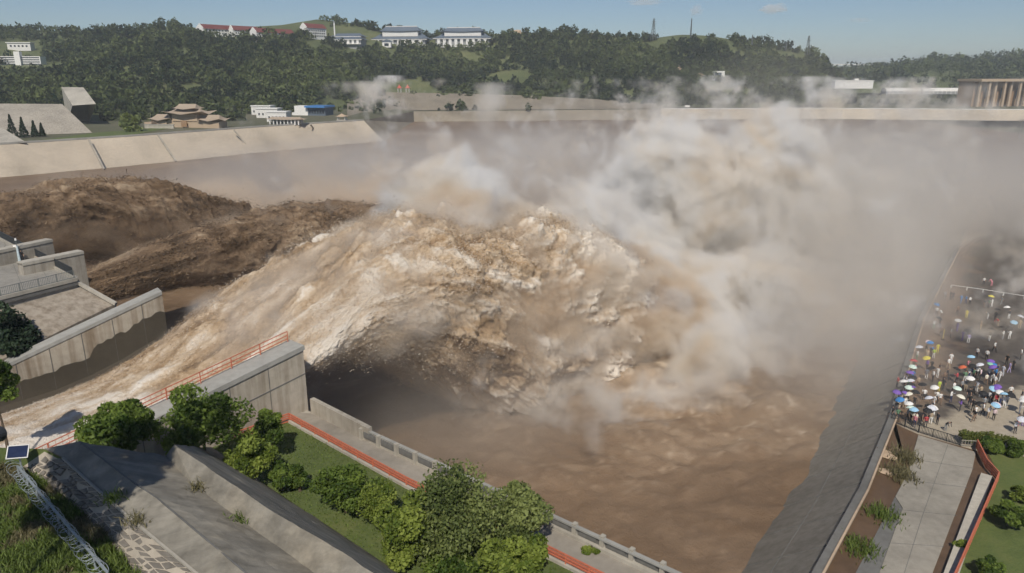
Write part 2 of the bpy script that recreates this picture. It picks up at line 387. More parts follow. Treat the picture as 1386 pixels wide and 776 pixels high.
# walkway paving slabs lie on it
rail_pts = [pw(392, 572), pw(550, 660), pw(735, 752), pw(830, 800)]
wk = MB().poly([AB(-1, 0, WZ + .03), par0 + Vector((0, 0, .03)), par2 + Vector((0, 0, .03)), rail_pts[3] + (par2 - par1) * .8 + Vector((0, 0, .03)), rail_pts[3] + Vector((0, 0, .03)), rail_pts[1] + Vector((0, 0, .03)), rail_pts[0] + Vector((0, 0, .03)), AB(-9, .4, WZ + .03)])
tag(wk.build('walkway', concrete('walkway_paving', (.30, .27, .23), streak=.1, big=.15)), kind='structure')
# near pier: sloping top, its flank in two lifts
def slopewall(name, mat, a0, a1, b0, b1, ztop, zb, n=12, cap=None, parent=None):
    mb = MB(); aa = np.linspace(a0, a1, n)
    L = [AB(a, b0, ztop(a)) for a in aa]; Rr = [AB(a, b1, ztop(a)) for a in aa]; Lb = [AB(a, b0, zb(a)) for a in aa]; Rb = [AB(a, b1, zb(a)) for a in aa]
    for i in range(n - 1):
        mb.poly([L[i], Rr[i], Rr[i + 1], L[i + 1]]); mb.poly([Rr[i], Rb[i], Rb[i + 1], Rr[i + 1]]); mb.poly([L[i], L[i + 1], Lb[i + 1], Lb[i]])
    mb.poly([L[-1], Rr[-1], Rb[-1], Lb[-1]]); mb.poly([Rr[0], L[0], Lb[0], Rb[0]])
    return mb.build(name, mat, parent)
pier = slopewall('chute_pier', concrete('pier_concrete', (.43, .385, .32), (.5, .46, .4), .8), -60, 0, -2.4, 0, UP, lambda a: -12)
tag(pier, 'tall near chute pier with sloping top beside the orange railed walkway', 'pier')
slopewall('pier_coping', M_conc_top, -60, .12, -2.5, .12, lambda a: UP(a) + .18, lambda a: UP(a) - .32, parent=pier)
lift = MB()
for z0, dz in ((UP(0) - 2.9, .14),): lift.bar(AB(.02, .02, z0), AB(-12, .02, z0 - 1.5), .05)
lift.build('lift_joint', M_conc_dark, pier)
# chute floor and lip
M_wetfloor = concrete('wet_chute_floor', (.075, .062, .045), streak=.1, rough=.5)
def zfl(a):
    a = min(a, 0); am = max(a, -18.5); return 14 + .5 * am + .0135 * am * am - 4.6
tag(slopewall('chute_floor', M_wetfloor, -90, -.4, -40, -2.5, zfl, lambda a: -12, 24), kind='structure')
# far wall of the chute
LW0, LW1 = P(20, 490, 10.0), P(219, 396, 15.5)
lw = (LW1 - LW0); lw0 = LW0 - lw * .9; perp = Vector((-lw.y, lw.x, 0)).normalized()
def wall_seg(name, p, q, th, zb, mat, parent=None, over=0, dz=0):
    n = perp_of(p, q) * th; up = Vector((0, 0, dz)); o1 = n.normalized() * -over
    return MB().prism([p + up + o1, q + up + o1, q + n - o1 + up, p + n - o1 + up], zb).build(name, mat, parent)
def perp_of(p, q):
    d = q - p; return Vector((-d.y, d.x, 0)).normalized()
cw = wall_seg('chute_wall', lw0, LW1, 2.0, -12, concrete('chute_wall_concrete', (.42, .37, .30), (.5, .42, .34), .9))
tag(cw, 'long sloping chute wall with pale top facing the white jet', 'wall')
# rendered top, proud of the wall
n_ = perp_of(lw0, LW1)
mbc = MB(); th = [lw0 - n_ * .1, LW1 - n_ * .1, LW1 + n_ * 2.1, lw0 + n_ * 2.1]
V8 = [p + Vector((0, 0, .2)) for p in th] + [p - Vector((0, 0, .25)) for p in th]
mbc.v = [tuple(v) for v in V8]; mbc.f = [(0, 1, 2, 3), (7, 6, 5, 4), (0, 4, 5, 1), (1, 5, 6, 2), (2, 6, 7, 3), (3, 7, 4, 0)]
mbc.build('coping', M_conc_top, cw)
# dark waterline growth along the foot of that wall
gb = MB()
aa = np.linspace(0, 1, 60); prev = None
for s in aa:
    p = lw0 + (LW1 - lw0) * s - n_ * .06; h = zfl(toAB(p)[0]) + 2.2 + .5 * random.random() + (1.0 if s > .72 else 0)
    cur = (Vector((p.x, p.y, h)), Vector((p.x, p.y, -11)))
    if prev: gb.poly([prev[0], cur[0], cur[1], prev[1]])
    prev = cur
gb.build('waterline_stain', M_wetfloor, cw)
# apron between platform and chute wall
ap = MB().prism([P(-70, 422, 14.9), P(104, 381.5, 14.9), P(157, 411, 12.2), P(-70, 522, 9.4)], -12).build('paved_apron', concrete('apron_concrete', (.36, .315, .26), (.5, .45, .4), .8))
tag(ap, kind='structure')
MB().bar(P(104, 382, 15.1), P(157, 411.5, 12.4), .3).build('kerb', M_conc_pale, ap)
# platform
PZ = 15.5
plat = MB().prism([P(-90, 427, PZ), P(104, 379, PZ), P(-90, 276, PZ)], -12).build('platform', concrete('platform_concrete', (.30, .285, .255), streak=.15, big=.12))
tag(plat, kind='structure')
e0, e1, e2 = P(-90, 427, PZ), P(104, 379, PZ), P(-90, 276, PZ)
k = MB().bar(e0 + Vector((0, 0, .12)), e1 + Vector((0, 0, .12)), .34).build('kerb', M_conc_pale, plat)
MB().bar(e2 + Vector((0, 0, .14)), e1 + Vector((0, 0, .14)), .34).build('kerb', M_conc_pale, plat)
MB().bar(e0 + Vector((0, 0, -.5)), e1 + Vector((0, 0, -.5)), .3).build('ledge', M_conc_dark, plat)
# piers of the next chutes
def spier(px0, px1, z, th, label, mat):
    p, q = P(*px0, z), P(*px1, z); o = wall_seg('chute_pier', p, q, th, -12, mat); tag(o, label, 'pier', 'piers beyond the platform')
    wall_seg('pier_coping', p, q, th, z - .3, M_conc_pale, o, .1, .15)
spier((30, 357.5), (113, 341), 17.2, 1.5, 'concrete pier just behind the end of the dark platform railing', M_conc)
spier((-10, 342), (71, 325), 17.8, 1.5, 'concrete pier beyond the white lamp column of the platform', M_conc)

# ------------------------------------------------------------------ parapet and short wall along the headwall
def along(p, q, t): return p + (q - p) * t
stub0, stub1 = pw(421, 560), pw(499, 599)
sw = MB(); d_ = perp_of(stub0, stub1) * .5
sw.prism([stub0 + Vector((0, 0, 1.7)), stub1 + Vector((0, 0, 1.5)), stub1 + d_ + Vector((0, 0, 1.5)), stub0 + d_ + Vector((0, 0, 1.7))], WZ - .3)
o = sw.build('headwall_stub', M_conc); tag(o, 'short solid wall at the foot of the near pier', 'wall')
p0, p1 = pw(490, 595), par1 + pdir * 8
L = (p1 - p0).length; n = int(L / 2.4)
root = empty('parapet', p0); tag(root, 'concrete parapet with posts along the walkway above the pool', 'parapet')
def loc(o, root): o.parent = root; o.matrix_parent_inverse = root.matrix_basis.inverted(); return o
az = math.atan2(pdir.y, pdir.x)
up = Vector((0, 0, 1))
loc(MB().box(tuple(along(p0, p1, .5) + up * .16), (L, .5, .32), az).build('plinth', M_conc_pale), root)
loc(MB().box(tuple(along(p0, p1, .5) + up * 1.02), (L, .34, .16), az).build('coping', M_conc_top), root)
pm = MB().box((0, 0, .62), (.34, .42, 1.24)).build('post', M_conc_pale); pan = MB().box((0, 0, .62), (1.9, .1, .62)).box((0, -.09, .62), (1.5, .06, .36)).build('panel', M_conc_dark)
for i in range(n + 1):
    c = along(p0, p1, i / n)
    o = pm if i == 0 else pm.copy(); 
    if i: COL.objects.link(o)
    o.location = c; o.rotation_euler.z = az; loc(o, root)
    if i < n:
        o = pan if i == 0 else pan.copy()
        if i: COL.objects.link(o)
        o.location = along(p0, p1, (i + .5) / n); o.rotation_euler.z = az; loc(o, root)

# ------------------------------------------------------------------ railings
def railing(name, pts, label, cat, mat, h=1.1, step=2.0, rails=(1.0, .55, .1), r=.035, bal=0, br=.012, pr=.04, infill=None, group=None):
    root = empty(name, pts[0]); tag(root, label, cat, group)
    rm = [MB() for _ in rails]; ib = MB()
    post_me = MB().bar((0, 0, 0), (0, 0, h), pr).build('post', mat); first = True; bm_ = None
    for i in range(len(pts) - 1):
        a_, b_ = pts[i], pts[i + 1]; L = (b_ - a_).length; n = max(1, round(L / step))
        for m_, z in zip(rm, rails): m_.bar(a_ + up * z * h, b_ + up * z * h, r)
        for k in range(n + (1 if i == len(pts) - 2 else 0)):
            o = post_me if first else post_me.copy()
            if not first: COL.objects.link(o)
            first = False; o.location = along(a_, b_, k / n); loc(o, root)
        if bal:
            nb = int(L / bal)
            for k in range(nb):
                c = along(a_, b_, (k + .5) / nb); ib.bar(c + up * .1 * h, c + up * h, br)
    for m_ in rm: loc(m_.build('rail', mat), root)
    if bal: o = loc(ib.build('balusters', mat), root); o['kind'] = 'stuff'
    return root
railing('pier_railing', [AB(a, -2.2, UP(a) + .18) for a in (-.3, -10, -20, -30, -40, -50)], 'orange railing along the sloping top of the near pier', 'railing', M_orange, 1.15, 3.2, (1.0, .62, .3), .05, .5, .014, .055)
railing('walkway_railing', [AB(-9, .5, WZ), rail_pts[0], rail_pts[1], rail_pts[2], rail_pts[3]], 'orange railing between the walkway and the lawn trees', 'railing', M_orange, 1.0, 2.2, (1.0, .75, .5, .15), .085, 0, pr=.07)
kb = MB()
for i in range(3): kb.bar(rail_pts[i] + up * .1, rail_pts[i + 1] + up * .1, .22)
tag(kb.build('walkway_kerb', M_conc_pale), 'low pale kerb under the orange walkway railing', 'kerb')
railing('platform_railing', [along(e0, e1, .02) + up * .3, along(e0, e1, .985) + up * .3], 'grey railing on the platform edge above the stained apron', 'railing', M_steel, 1.15, 2.5, (1.0, .12), .04, .22, .022, .045)
railing('platform_railing', [along(e2, e1, .02) + up * .3, along(e2, e1, .985) + up * .3], 'dark railing on the platform edge in front of the brown jets', 'railing', M_darksteel, 1.25, 2.5, (1.0, .12), .05, .18, .03, .05)
# lamp column on the platform
lp = empty('lamp_column', P(27, 355, PZ)); tag(lp, 'pale blue white lamp column standing on the platform', 'lamp column')
def child(mb, name, mat, root, smooth=False): o = mb.build(name, mat, root, smooth); return o
child(MB().bar((0, 0, 0), (0, 0, 2.6), .22, 8, .15), 'shaft', plain('pale_blue_paint', (.50, .60, .64), .5), lp)
child(MB().bar((0, 0, 2.6), (0, 0, 3.5), .05, 6), 'neck', M_steel, lp); child(MB().bar((0, 0, 3.45), (0, 0, 3.8), .16, 8, .1), 'lamp_head', M_white, lp)
child(MB().box((-.25, 0, 2.5), (.5, .3, .4)), 'control_box', M_white, lp)

# ------------------------------------------------------------------ right bank: slope, kerb wall, plaza, ramp, lawn
ew = [P(x, y, .5) for x, y in ((985, 1000), (1098, 776), (1163, 660), (1203, 565), (1222, 497), (1243, 432), (1268, 385))]
d_last = (ew[-1] - ew[-2]).normalized(); ew.append(ew[-1] + d_last * 150)
def offs(pts, t):
    out = []
    for i, p in enumerate(pts):
        d = (pts[min(i + 1, len(pts) - 1)] - pts[max(i - 1, 0)]).normalized(); out.append(p + Vector((d.y, -d.x, 0)) * t)
    return out
eo = offs(ew, .9); sl = [Vector((p.x, p.y, -10)) for p in offs(ew, -13)]
so = strip('pool_slope', [p - up * .5 for p in ew], sl, concrete('slope_concrete', (.22, .208, .183), (.5, .48, .44), .55, rough=.6, big=.09)); tag(so, kind='structure')
kw = MB()
for i in range(len(ew) - 1):
    kw.poly([ew[i], ew[i + 1], eo[i + 1], eo[i]]); kw.poly([ew[i], ew[i + 1], ew[i + 1] - up * 1.2, ew[i] - up * 1.2]); kw.poly([eo[i], eo[i + 1], eo[i + 1] - up * 1.2, eo[i] - up * 1.2])
kwo = kw.build('pool_kerb', M_conc_dark); tag(kwo, 'long dark kerb wall along the top of the pool slope', 'kerb')
ed = MB()
for i in range(len(ew) - 1): ed.bar(eo[i] + up * .06, eo[i + 1] + up * .06, .14)
ed.build('edge_strip', M_rock, kwo)
eg = [Vector((p.x, p.y, 0)) for p in eo]
base_px = [Vector((p.x, p.y, -.012)) for p in eo]
rbk = MB().prism([*base_px, base_px[-1] + Vector((240, -60, 0)), Vector((320, 40, -.012)), Vector((120, -40, -.012)), Vector((40, -20, -.012))], -13)
tag(rbk.build('right_bank', M_mud), kind='structure')
gate_px = [(1207, 572), (1243, 588), (1325, 611), (1330, 600), (1400, 618), (1700, 690)]
gate = [P(x, y, 0) for x, y in gate_px]
pl = MB().poly([*eg[3:], eg[-1] + Vector((220, -60, 0)), Vector((300, 60, 0)), *reversed(gate)])
tag(pl.build('plaza', M_plaza), kind='structure')
mud = MB().poly([eg[0], eg[1], eg[2], eg[3], *gate[:3], P(1262, 776, 0), P(1240, 900, 0)])
tag(mud.build('mud_ground', M_mud), kind='structure')
rp = [(1243, 589), (1321, 612), (1316, 636), (1262, 776), (1215, 890), (1140, 890), (1190, 776), (1222, 688), (1212, 672), (1229, 640), (1237, 610)]
tag(MB().prism([P(x, y, .12) for x, y in rp], -.5).build('ramp', concrete('ramp_concrete', (.33, .305, .26), streak=.15, big=.1)), kind='structure')
dr = MB().poly([P(1212, 672, .05), P(1222, 688, .05), P(1190, 776, .05), P(1140, 890, .05), P(1100, 890, .03), P(1158, 776, .03)])
mudcut = dr.build('ramp_side', M_conc_dark); tag(mudcut, kind='structure'); mudcut.location.z = .0
gk = MB(); pts = [P(x, y, .45) for x, y in ((1328, 640), (1277, 776), (1225, 900))]
d_ = [perp_of(pts[0], pts[1]) * -1.1] * 3
gk.prism([pts[0], pts[1], pts[2], pts[2] - d_[0], pts[1] - d_[0], pts[0] - d_[0]], -.3)
tag(gk.build('drain_kerb', M_conc_pale), 'pale stepped drain kerb between the ramp and the orange railing', 'kerb')
lawn = [P(x, y, .02) for x, y in ((1330, 601), (1352, 641), (1288, 776), (1245, 870))]
tag(MB().poly([*lawn, Vector((150, 20, .02)), Vector((220, 75, .02)), P(1500, 640, .02)]).build('park_lawn', M_grass), kind='structure')
railing('park_railing', [P(x, y, .1) for x, y in ((1321, 607), (1334, 634), (1350, 652), (1290, 790), (1250, 880))], 'orange railing between the ramp and the park lawn', 'railing', M_orange, 1.15, 1.6, (1.0, .72, .45, .18), .085, .24, .03, .07)
railing('plaza_railing', [P(x, y, 0) for x, y in ((1206, 571), (1243, 586), (1300, 604))], 'dark railing closing the plaza above the concrete ramp', 'railing', M_darksteel, 1.1, 1.8, (1.0, .15), .05, .16, .025, .05)
# white picket fence under the hedge
railing('picket_fence', [P(x, y, 0) for x, y in ((1300, 604), (1345, 607), (1400, 624))], 'white picket fence under the clipped hedge', 'fence', M_conc_pale, .9, 2.0, (.9, .2), .05, .3, .035, .05)
# rope barrier across the wet plaza
bz = [P(1287, 390, 0), P(1330, 396, 0), P(1386, 405, 0), P(1460, 417, 0)]
rb = railing('rope_barrier', bz, 'white post and rail barrier crossing the wet plaza', 'barrier', M_white2, .7, 2.9, (.95,), .07, 0, pr=.12)
# rock slabs and puddle pieces in the mud
def slab(px, dx, dy, h, rz, label):
    b = bmesh.new(); bmesh.ops.create_icosphere(b, subdivisions=2, radius=1)
    for v in b.verts:
        s = 1 + .18 * math.sin(v.co.x * 5 + rz) + .12 * math.cos(v.co.y * 7); v.co = Vector((v.co.x * dx * s, v.co.y * dy * s, max(-.3, min(.5, v.co.z)) * h))
    me = bpy.data.meshes.new('rock_slab'); b.to_mesh(me); b.free(); me.materials.append(M_rock)
    o = bpy.data.objects.new('rock_slab', me); COL.objects.link(o); o.location = P(*px, .1); o.rotation_euler.z = rz; tag(o, label, 'rock', 'rock slabs in the mud')
slab((1199, 615), .85, 1.3, .5, .3, 'broad tan rock slab lying in the mud by the kerb wall')
slab((1214, 611), .8, .7, .4, 1.2, 'small tan rock slab touching the broad one')
slab((1203, 640), 1.1, .6, .4, -.6, 'long pale rock slab lying alone on the mud')

# ------------------------------------------------------------------ joints between the concrete pours
for i in range(1, 9):                     # chute wall
    p = along(lw0, LW1, i / 9 + .03) - n_ * .03; MB().bar(p - up * .3, Vector((p.x, p.y, 2)), .045).build('form_joint', M_conc_dark, cw)
for i in range(1, 7): p = AB(-i * 4.2, .03, 0); MB().bar(p + up * (UP(-i * 4.2) - .35), p + up * 6, .035).build('form_joint', M_conc_dark, pier)
so_t = [p - up * .5 for p in ew]; L_ = [0]
for i in range(len(ew) - 1): L_.append(L_[-1] + (ew[i + 1] - ew[i]).length)
for d_m in np.arange(6, L_[-1] - 90, 7.0):
    i = max(k for k in range(len(L_)) if L_[k] <= d_m); i = min(i, len(ew) - 2); t = (d_m - L_[i]) / (L_[i + 1] - L_[i])
    MB().bar(so_t[i].lerp(so_t[i + 1], t) + up * .0, sl[i].lerp(sl[i + 1], t) + up * .0, .06).build('panel_joint', M_conc_dark, so)
for v0 in (.33, .66):
    m_ = MB()
    for i in range(len(ew) - 2): m_.bar(so_t[i].lerp(sl[i], v0), so_t[i + 1].lerp(sl[i + 1], v0), .05)
    m_.build('panel_joint', M_conc_dark, so)
ramp_o = bpy.data.objects['ramp']
for (a_, b_) in (((1235, 622), (1318, 634)), ((1226, 650), (1309, 660)), ((1217, 690), (1295, 698)), ((1203, 735), (1278, 740)), ((1283, 602), (1248, 700)), ((1248, 700), (1224, 776))):
    MB().bar(P(*a_, .115), P(*b_, .115), .03).build('slab_joint', M_conc_dark, ramp_o)
for t in (.2, .4, .6, .8):
    MB().bar(along(e0, e1, t) + up * -.005, along(e2, e1, t) + up * -.005, .03).build('slab_joint', M_conc_dark, plat)
# ------------------------------------------------------------------ concrete berm, masonry strip and grass bank in the foreground
def Ps(lst, z): return [P(x, y, z) for x, y in lst]
rA = Ps([(108, 598), (173, 648), (212, 674), (333, 776), (432, 860)], 20)
rC = Ps([(236, 602), (303, 648), (381, 700), (450, 739), (505, 776), (625, 860)], 20)
vl = Ps([(224, 617), (260, 656), (346, 717), (416, 769), (530, 860)], 18.9)
lawn_e = Ps([(286, 606), (350, 650), (395, 680), (470, 729), (540, 776), (660, 858)], 10.2)
le = Ps([(60, 608), (85, 621), (111, 645), (150, 680), (186, 711), (264, 776), (360, 860)], 19.2)
def zip_strip(mb, A_, B_):                # quads/tris between two polylines of any length
    i = j = 0
    while i < len(A_) - 1 or j < len(B_) - 1:
        if j == len(B_) - 1 or (i < len(A_) - 1 and (A_[i + 1] - B_[j]).length <= (A_[i] - B_[j + 1]).length):
            mb.poly([A_[i], A_[i + 1], B_[j]]); i += 1
        else: mb.poly([A_[i], B_[j + 1], B_[j]]); j += 1
mb = MB()
zip_strip(mb, le, rA); zip_strip(mb, rA, vl); zip_strip(mb, vl, rC); zip_strip(mb, rC, lawn_e)
back = [le[0], rA[0], vl[0], rC[0], lawn_e[0]]
for i in range(4): mb.poly([back[i], back[i + 1], back[i + 1] * 1 - up * (back[i + 1].z - 9), back[i] - up * (back[i].z - 9)])
M_berm = streaked('berm_concrete', (.27, .25, .21), R(40))
berm = mb.build('concrete_berm', M_berm); tag(berm, kind='structure')
b = bmesh.new(); b.from_mesh(berm.data); bmesh.ops.remove_doubles(b, verts=b.verts, dist=.01)
for _ in range(4):
    lg = [e for e in b.edges if e.calc_length() > .9]
    if lg: bmesh.ops.subdivide_edges(b, edges=lg, cuts=1, use_grid_fill=True)
bmesh.ops.triangulate(b, faces=b.faces); co = np.array([v.co for v in b.verts]); dz = fbm(co * .45, 4, 77) * .22 + fbm(co * 1.7, 3, 78) * .07
for v, z_ in zip(b.verts, dz): v.co.z += z_
b.to_mesh(berm.data); b.free()
j = MB()
for i in range(len(rA) - 1): j.bar(rA[i] + up * .01, rA[i + 1] + up * .01, .05)
j.build('ridge_joint', M_conc_dark, berm)
j = MB()
for i in range(len(le) - 2): j.bar(le[i + 1] + up * .05, le[i + 2] + up * .05, .09)
j.build('edge_trim', M_conc_pale, berm)
# masonry strip: grey stones in raised pale mortar
lo = Ps([(28, 634), (62, 655), (113, 697), (147, 734), (196, 786), (260, 860)], 17.2)
mb = MB(); zip_strip(mb, lo, [p - up * .02 for p in le])
masonry = mb.build('masonry_strip', concrete('pale_mortar', (.50, .44, .36), streak=.1)); tag(masonry, kind='structure')
def poly_at(pl, t):
    L = [0]
    for i in range(len(pl) - 1): L.append(L[-1] + (pl[i + 1] - pl[i]).length)
    s = t * L[-1]
    for i in range(len(pl) - 1):
        if s <= L[i + 1] + 1e-6: return pl[i].lerp(pl[i + 1], (s - L[i]) / (L[i + 1] - L[i]))
    return pl[-1]
NU, NV = 34, 5; lat = {}
for i in range(NU + 1):
    for k in range(NV + 1):
        t = (i + (.5 if k % 2 else 0) + random.uniform(-.3, .3)) / NU; s = (k + (random.uniform(-.28, .28) if 0 < k < NV else 0)) / NV
        lat[i, k] = poly_at(lo, min(max(t * .98, 0), 1)).lerp(poly_at(le, min(max(.04 + t * .96, 0), 1)), s)
nrm = (le[3] - lo[2]).cross(le[4] - le[3]).normalized(); nrm = nrm if nrm.z > 0 else -nrm
M_stone = concrete('grey_stone', (.20, .18, .155), streak=0, big=.6)
for i in range(NU):
    for k in range(NV):
        q_ = [lat[i, k], lat[i + 1, k], lat[i + 1, k + 1], lat[i, k + 1]]; c = sum(q_, Vector()) / 4
        if (q_[0] - q_[2]).length < .2 or random.random() < .12: continue
        sh = random.uniform(.62, .82); top = [c + (p - c) * sh * random.uniform(.85, 1.1) + nrm * random.uniform(.05, .1) for p in q_]; bt = [c + (p - c) * (sh + .1) - nrm * .05 for p in q_]
        m_ = MB(); m_.v = [tuple(p) for p in top + bt]; m_.f = [(0, 1, 2, 3)] + [(a_, 4 + a_, 4 + (a_ + 1) % 4, (a_ + 1) % 4) for a_ in range(4)]
        m_.build('stone', M_stone, masonry)
# grass bank left of it
gl = Ps([(-60, 640), (-60, 700), (-60, 776), (-60, 900), (200, 900)], 17.0)
mb = MB(); zip_strip(mb, [P(-60, 625, 17.6)] + Ps([(-60, 700), (-60, 800), (-60, 900)], 16.8), lo)
mb.poly([lo[0], P(-60, 625, 17.6), P(-60, 604, 17.8), le[0]]); mb.poly([lo[0], le[0], le[1]])
gb_ = mb.build('grass_bank', M_grass); tag(gb_, kind='structure')
# lawn between berm and walkway
lw_ = MB(); zip_strip(lw_, lawn_e, [AB(-34, .6, 9.9), AB(-9, .6, 9.75)] + [p + Vector((-.2, -.2, .12)) for p in rail_pts])
lw_.poly([AB(-34, .6, 9.9), lawn_e[0], back[0] - up * 10, AB(-70, .6, 9.9)])
tag(lw_.build('lawn', M_grass), kind='structure')

def blades(name, pts, h, mat, label, lean=.5, width=.03):
    pts = np.asarray(pts); n = len(pts); an = rng.uniform(0, 2 * np.pi, n); hh = h * rng.uniform(.45, 1.2, n)
    wv = np.stack([np.cos(an), np.sin(an), 0 * an], -1) * (width * rng.uniform(.7, 1.5, n))[:, None]
    ln = rng.normal(0, lean, (n, 3)) * hh[:, None]; ln[:, 2] = 0
    tip = pts + ln; tip[:, 2] += hh; mid = pts + ln * .3; mid[:, 2] += hh * .55
    V = np.stack([pts - wv, pts + wv, mid + wv * .8, tip, mid - wv * .8], 1).reshape(-1, 3)
    i = np.arange(n)[:, None] * 5
    F = np.concatenate([i + [0, 1, 2, 4], i + [4, 2, 3, 3]], 0)
    me = bpy.data.meshes.new(name); me.from_pydata(V.tolist(), [], [tuple(f) for f in (i + [0, 1, 2, 4]).tolist()] + [tuple(f) for f in (i + [4, 2, 3]).tolist()]); me.update()
    t = np.repeat(np.clip(rng.normal(.5, .25, n), 0, 1), 5); a_ = me.attributes.new('tint', 'FLOAT', 'POINT'); a_.data.foreach_set('value', t.astype(np.float32))
    me.materials.append(mat); o = bpy.data.objects.new(name, me); COL.objects.link(o); tag(o, label, 'grass', kind='stuff'); return o
def scatter_tri(A_, B_, C_, n):
    u = rng.random((n, 2)); f = u.sum(1) > 1; u[f] = 1 - u[f]
    return np.array(A_) + u[:, :1] * (np.array(B_) - np.array(A_)) + u[:, 1:] * (np.array(C_) - np.array(A_))
def scatter_poly(o, n):
    me = o.data; me.calc_loop_triangles(); tr = [[me.vertices[v].co.copy() for v in t.vertices] for t in me.loop_triangles]
    ar = np.array([((t[1] - t[0]).cross(t[2] - t[0])).length for t in tr]); cnt = rng.multinomial(n, ar / ar.sum())
    return np.concatenate([scatter_tri(*t, c) for t, c in zip(tr, cnt) if c])
pts = scatter_poly(gb_, 26000); k = noise3(pts * .35, 3) + noise3(pts * 1.1, 4) * .5
blades('rough_grass', pts[k > -.15][:14000], .55, M_blade, 'rough green grass on the bank by the razor wire fence', .45, .035)
blades('dry_grass', pts[k < -.1][:6000], .45, M_dryblade, 'dry yellowish grass beside the pale mortar masonry', .6, .03)
pts = scatter_poly(bpy.data.objects['lawn'], 9000)
blades('lawn_blades', pts, .16, M_blade, 'short green lawn between the berm and the walkway', .5, .04)
# weeds rooted in the berm joints
def weed(px, z, n, r, h, mat, label):
    c = P(*px, z); p = np.array(c) + np.stack([rng.normal(0, r, n), rng.normal(0, r, n), np.zeros(n)], -1); return blades('weed_tuft', p, h, mat, label, .7, .03)
for px, z, n, h, m_, lb in (((155, 675), 19.6, 120, .5, M_blade, 'green weed tuft on the berm edge above the masonry'), ((186, 706), 19.3, 90, .5, M_dryblade, 'dry weed tuft on the pale edge trim'),
    ((272, 660), 19.0, 120, .5, M_dryblade, 'dry weed tuft in the berm gutter'), ((326, 703), 18.9, 90, .4, M_blade, 'small green weed tuft lower in the berm gutter'), ((137, 725), 17.4, 160, .7, M_dryblade, 'straw coloured tuft growing from the masonry foot')):
    o = weed(px, z, n, .35, h, m_, lb); o['kind'] = 'stuff'
# ------------------------------------------------------------------ water jets
def water_mat(name, cols, rough=.75, attr='foam'):
    m, t, b = newmat(name)
    at = nd(t, 'ShaderNodeAttribute', attribute_name=attr)
    v = coords(t, (1, 1, 1)); n = noise(t, v, 1.5, 8, .75)
    mx = nd(t, 'ShaderNodeMath', operation='MULTIPLY_ADD'); t.links.new(n, mx.inputs[0]); mx.inputs[1].default_value = .8
    sb = nd(t, 'ShaderNodeMath', operation='SUBTRACT'); t.links.new(at.outputs['Fac'], sb.inputs[0]); sb.inputs[1].default_value = .36
    t.links.new(sb.outputs[0], mx.inputs[2])
    t.links.new(ramp(t, mx.outputs[0], cols), b.inputs['Base Color'])
    b.inputs['Roughness'].default_value = rough; b.inputs['Specular IOR Level'].default_value = .2
    n2 = noise(t, v, 3.2, 7, .75); bump(t, b, n2, .9, .35)
    return m
M_jet = water_mat('silty_jet', [(.02, (.22, .15, .09)), (.24, (.44, .31, .19)), (.46, (.63, .50, .36)), (.70, (.84, .77, .68))])
M_jetdark = water_mat('dark_silty_jet', [(.12, (.05, .032, .019)), (.4, (.12, .079, .047)), (.62, (.22, .15, .093)), (.9, (.42, .32, .22))])

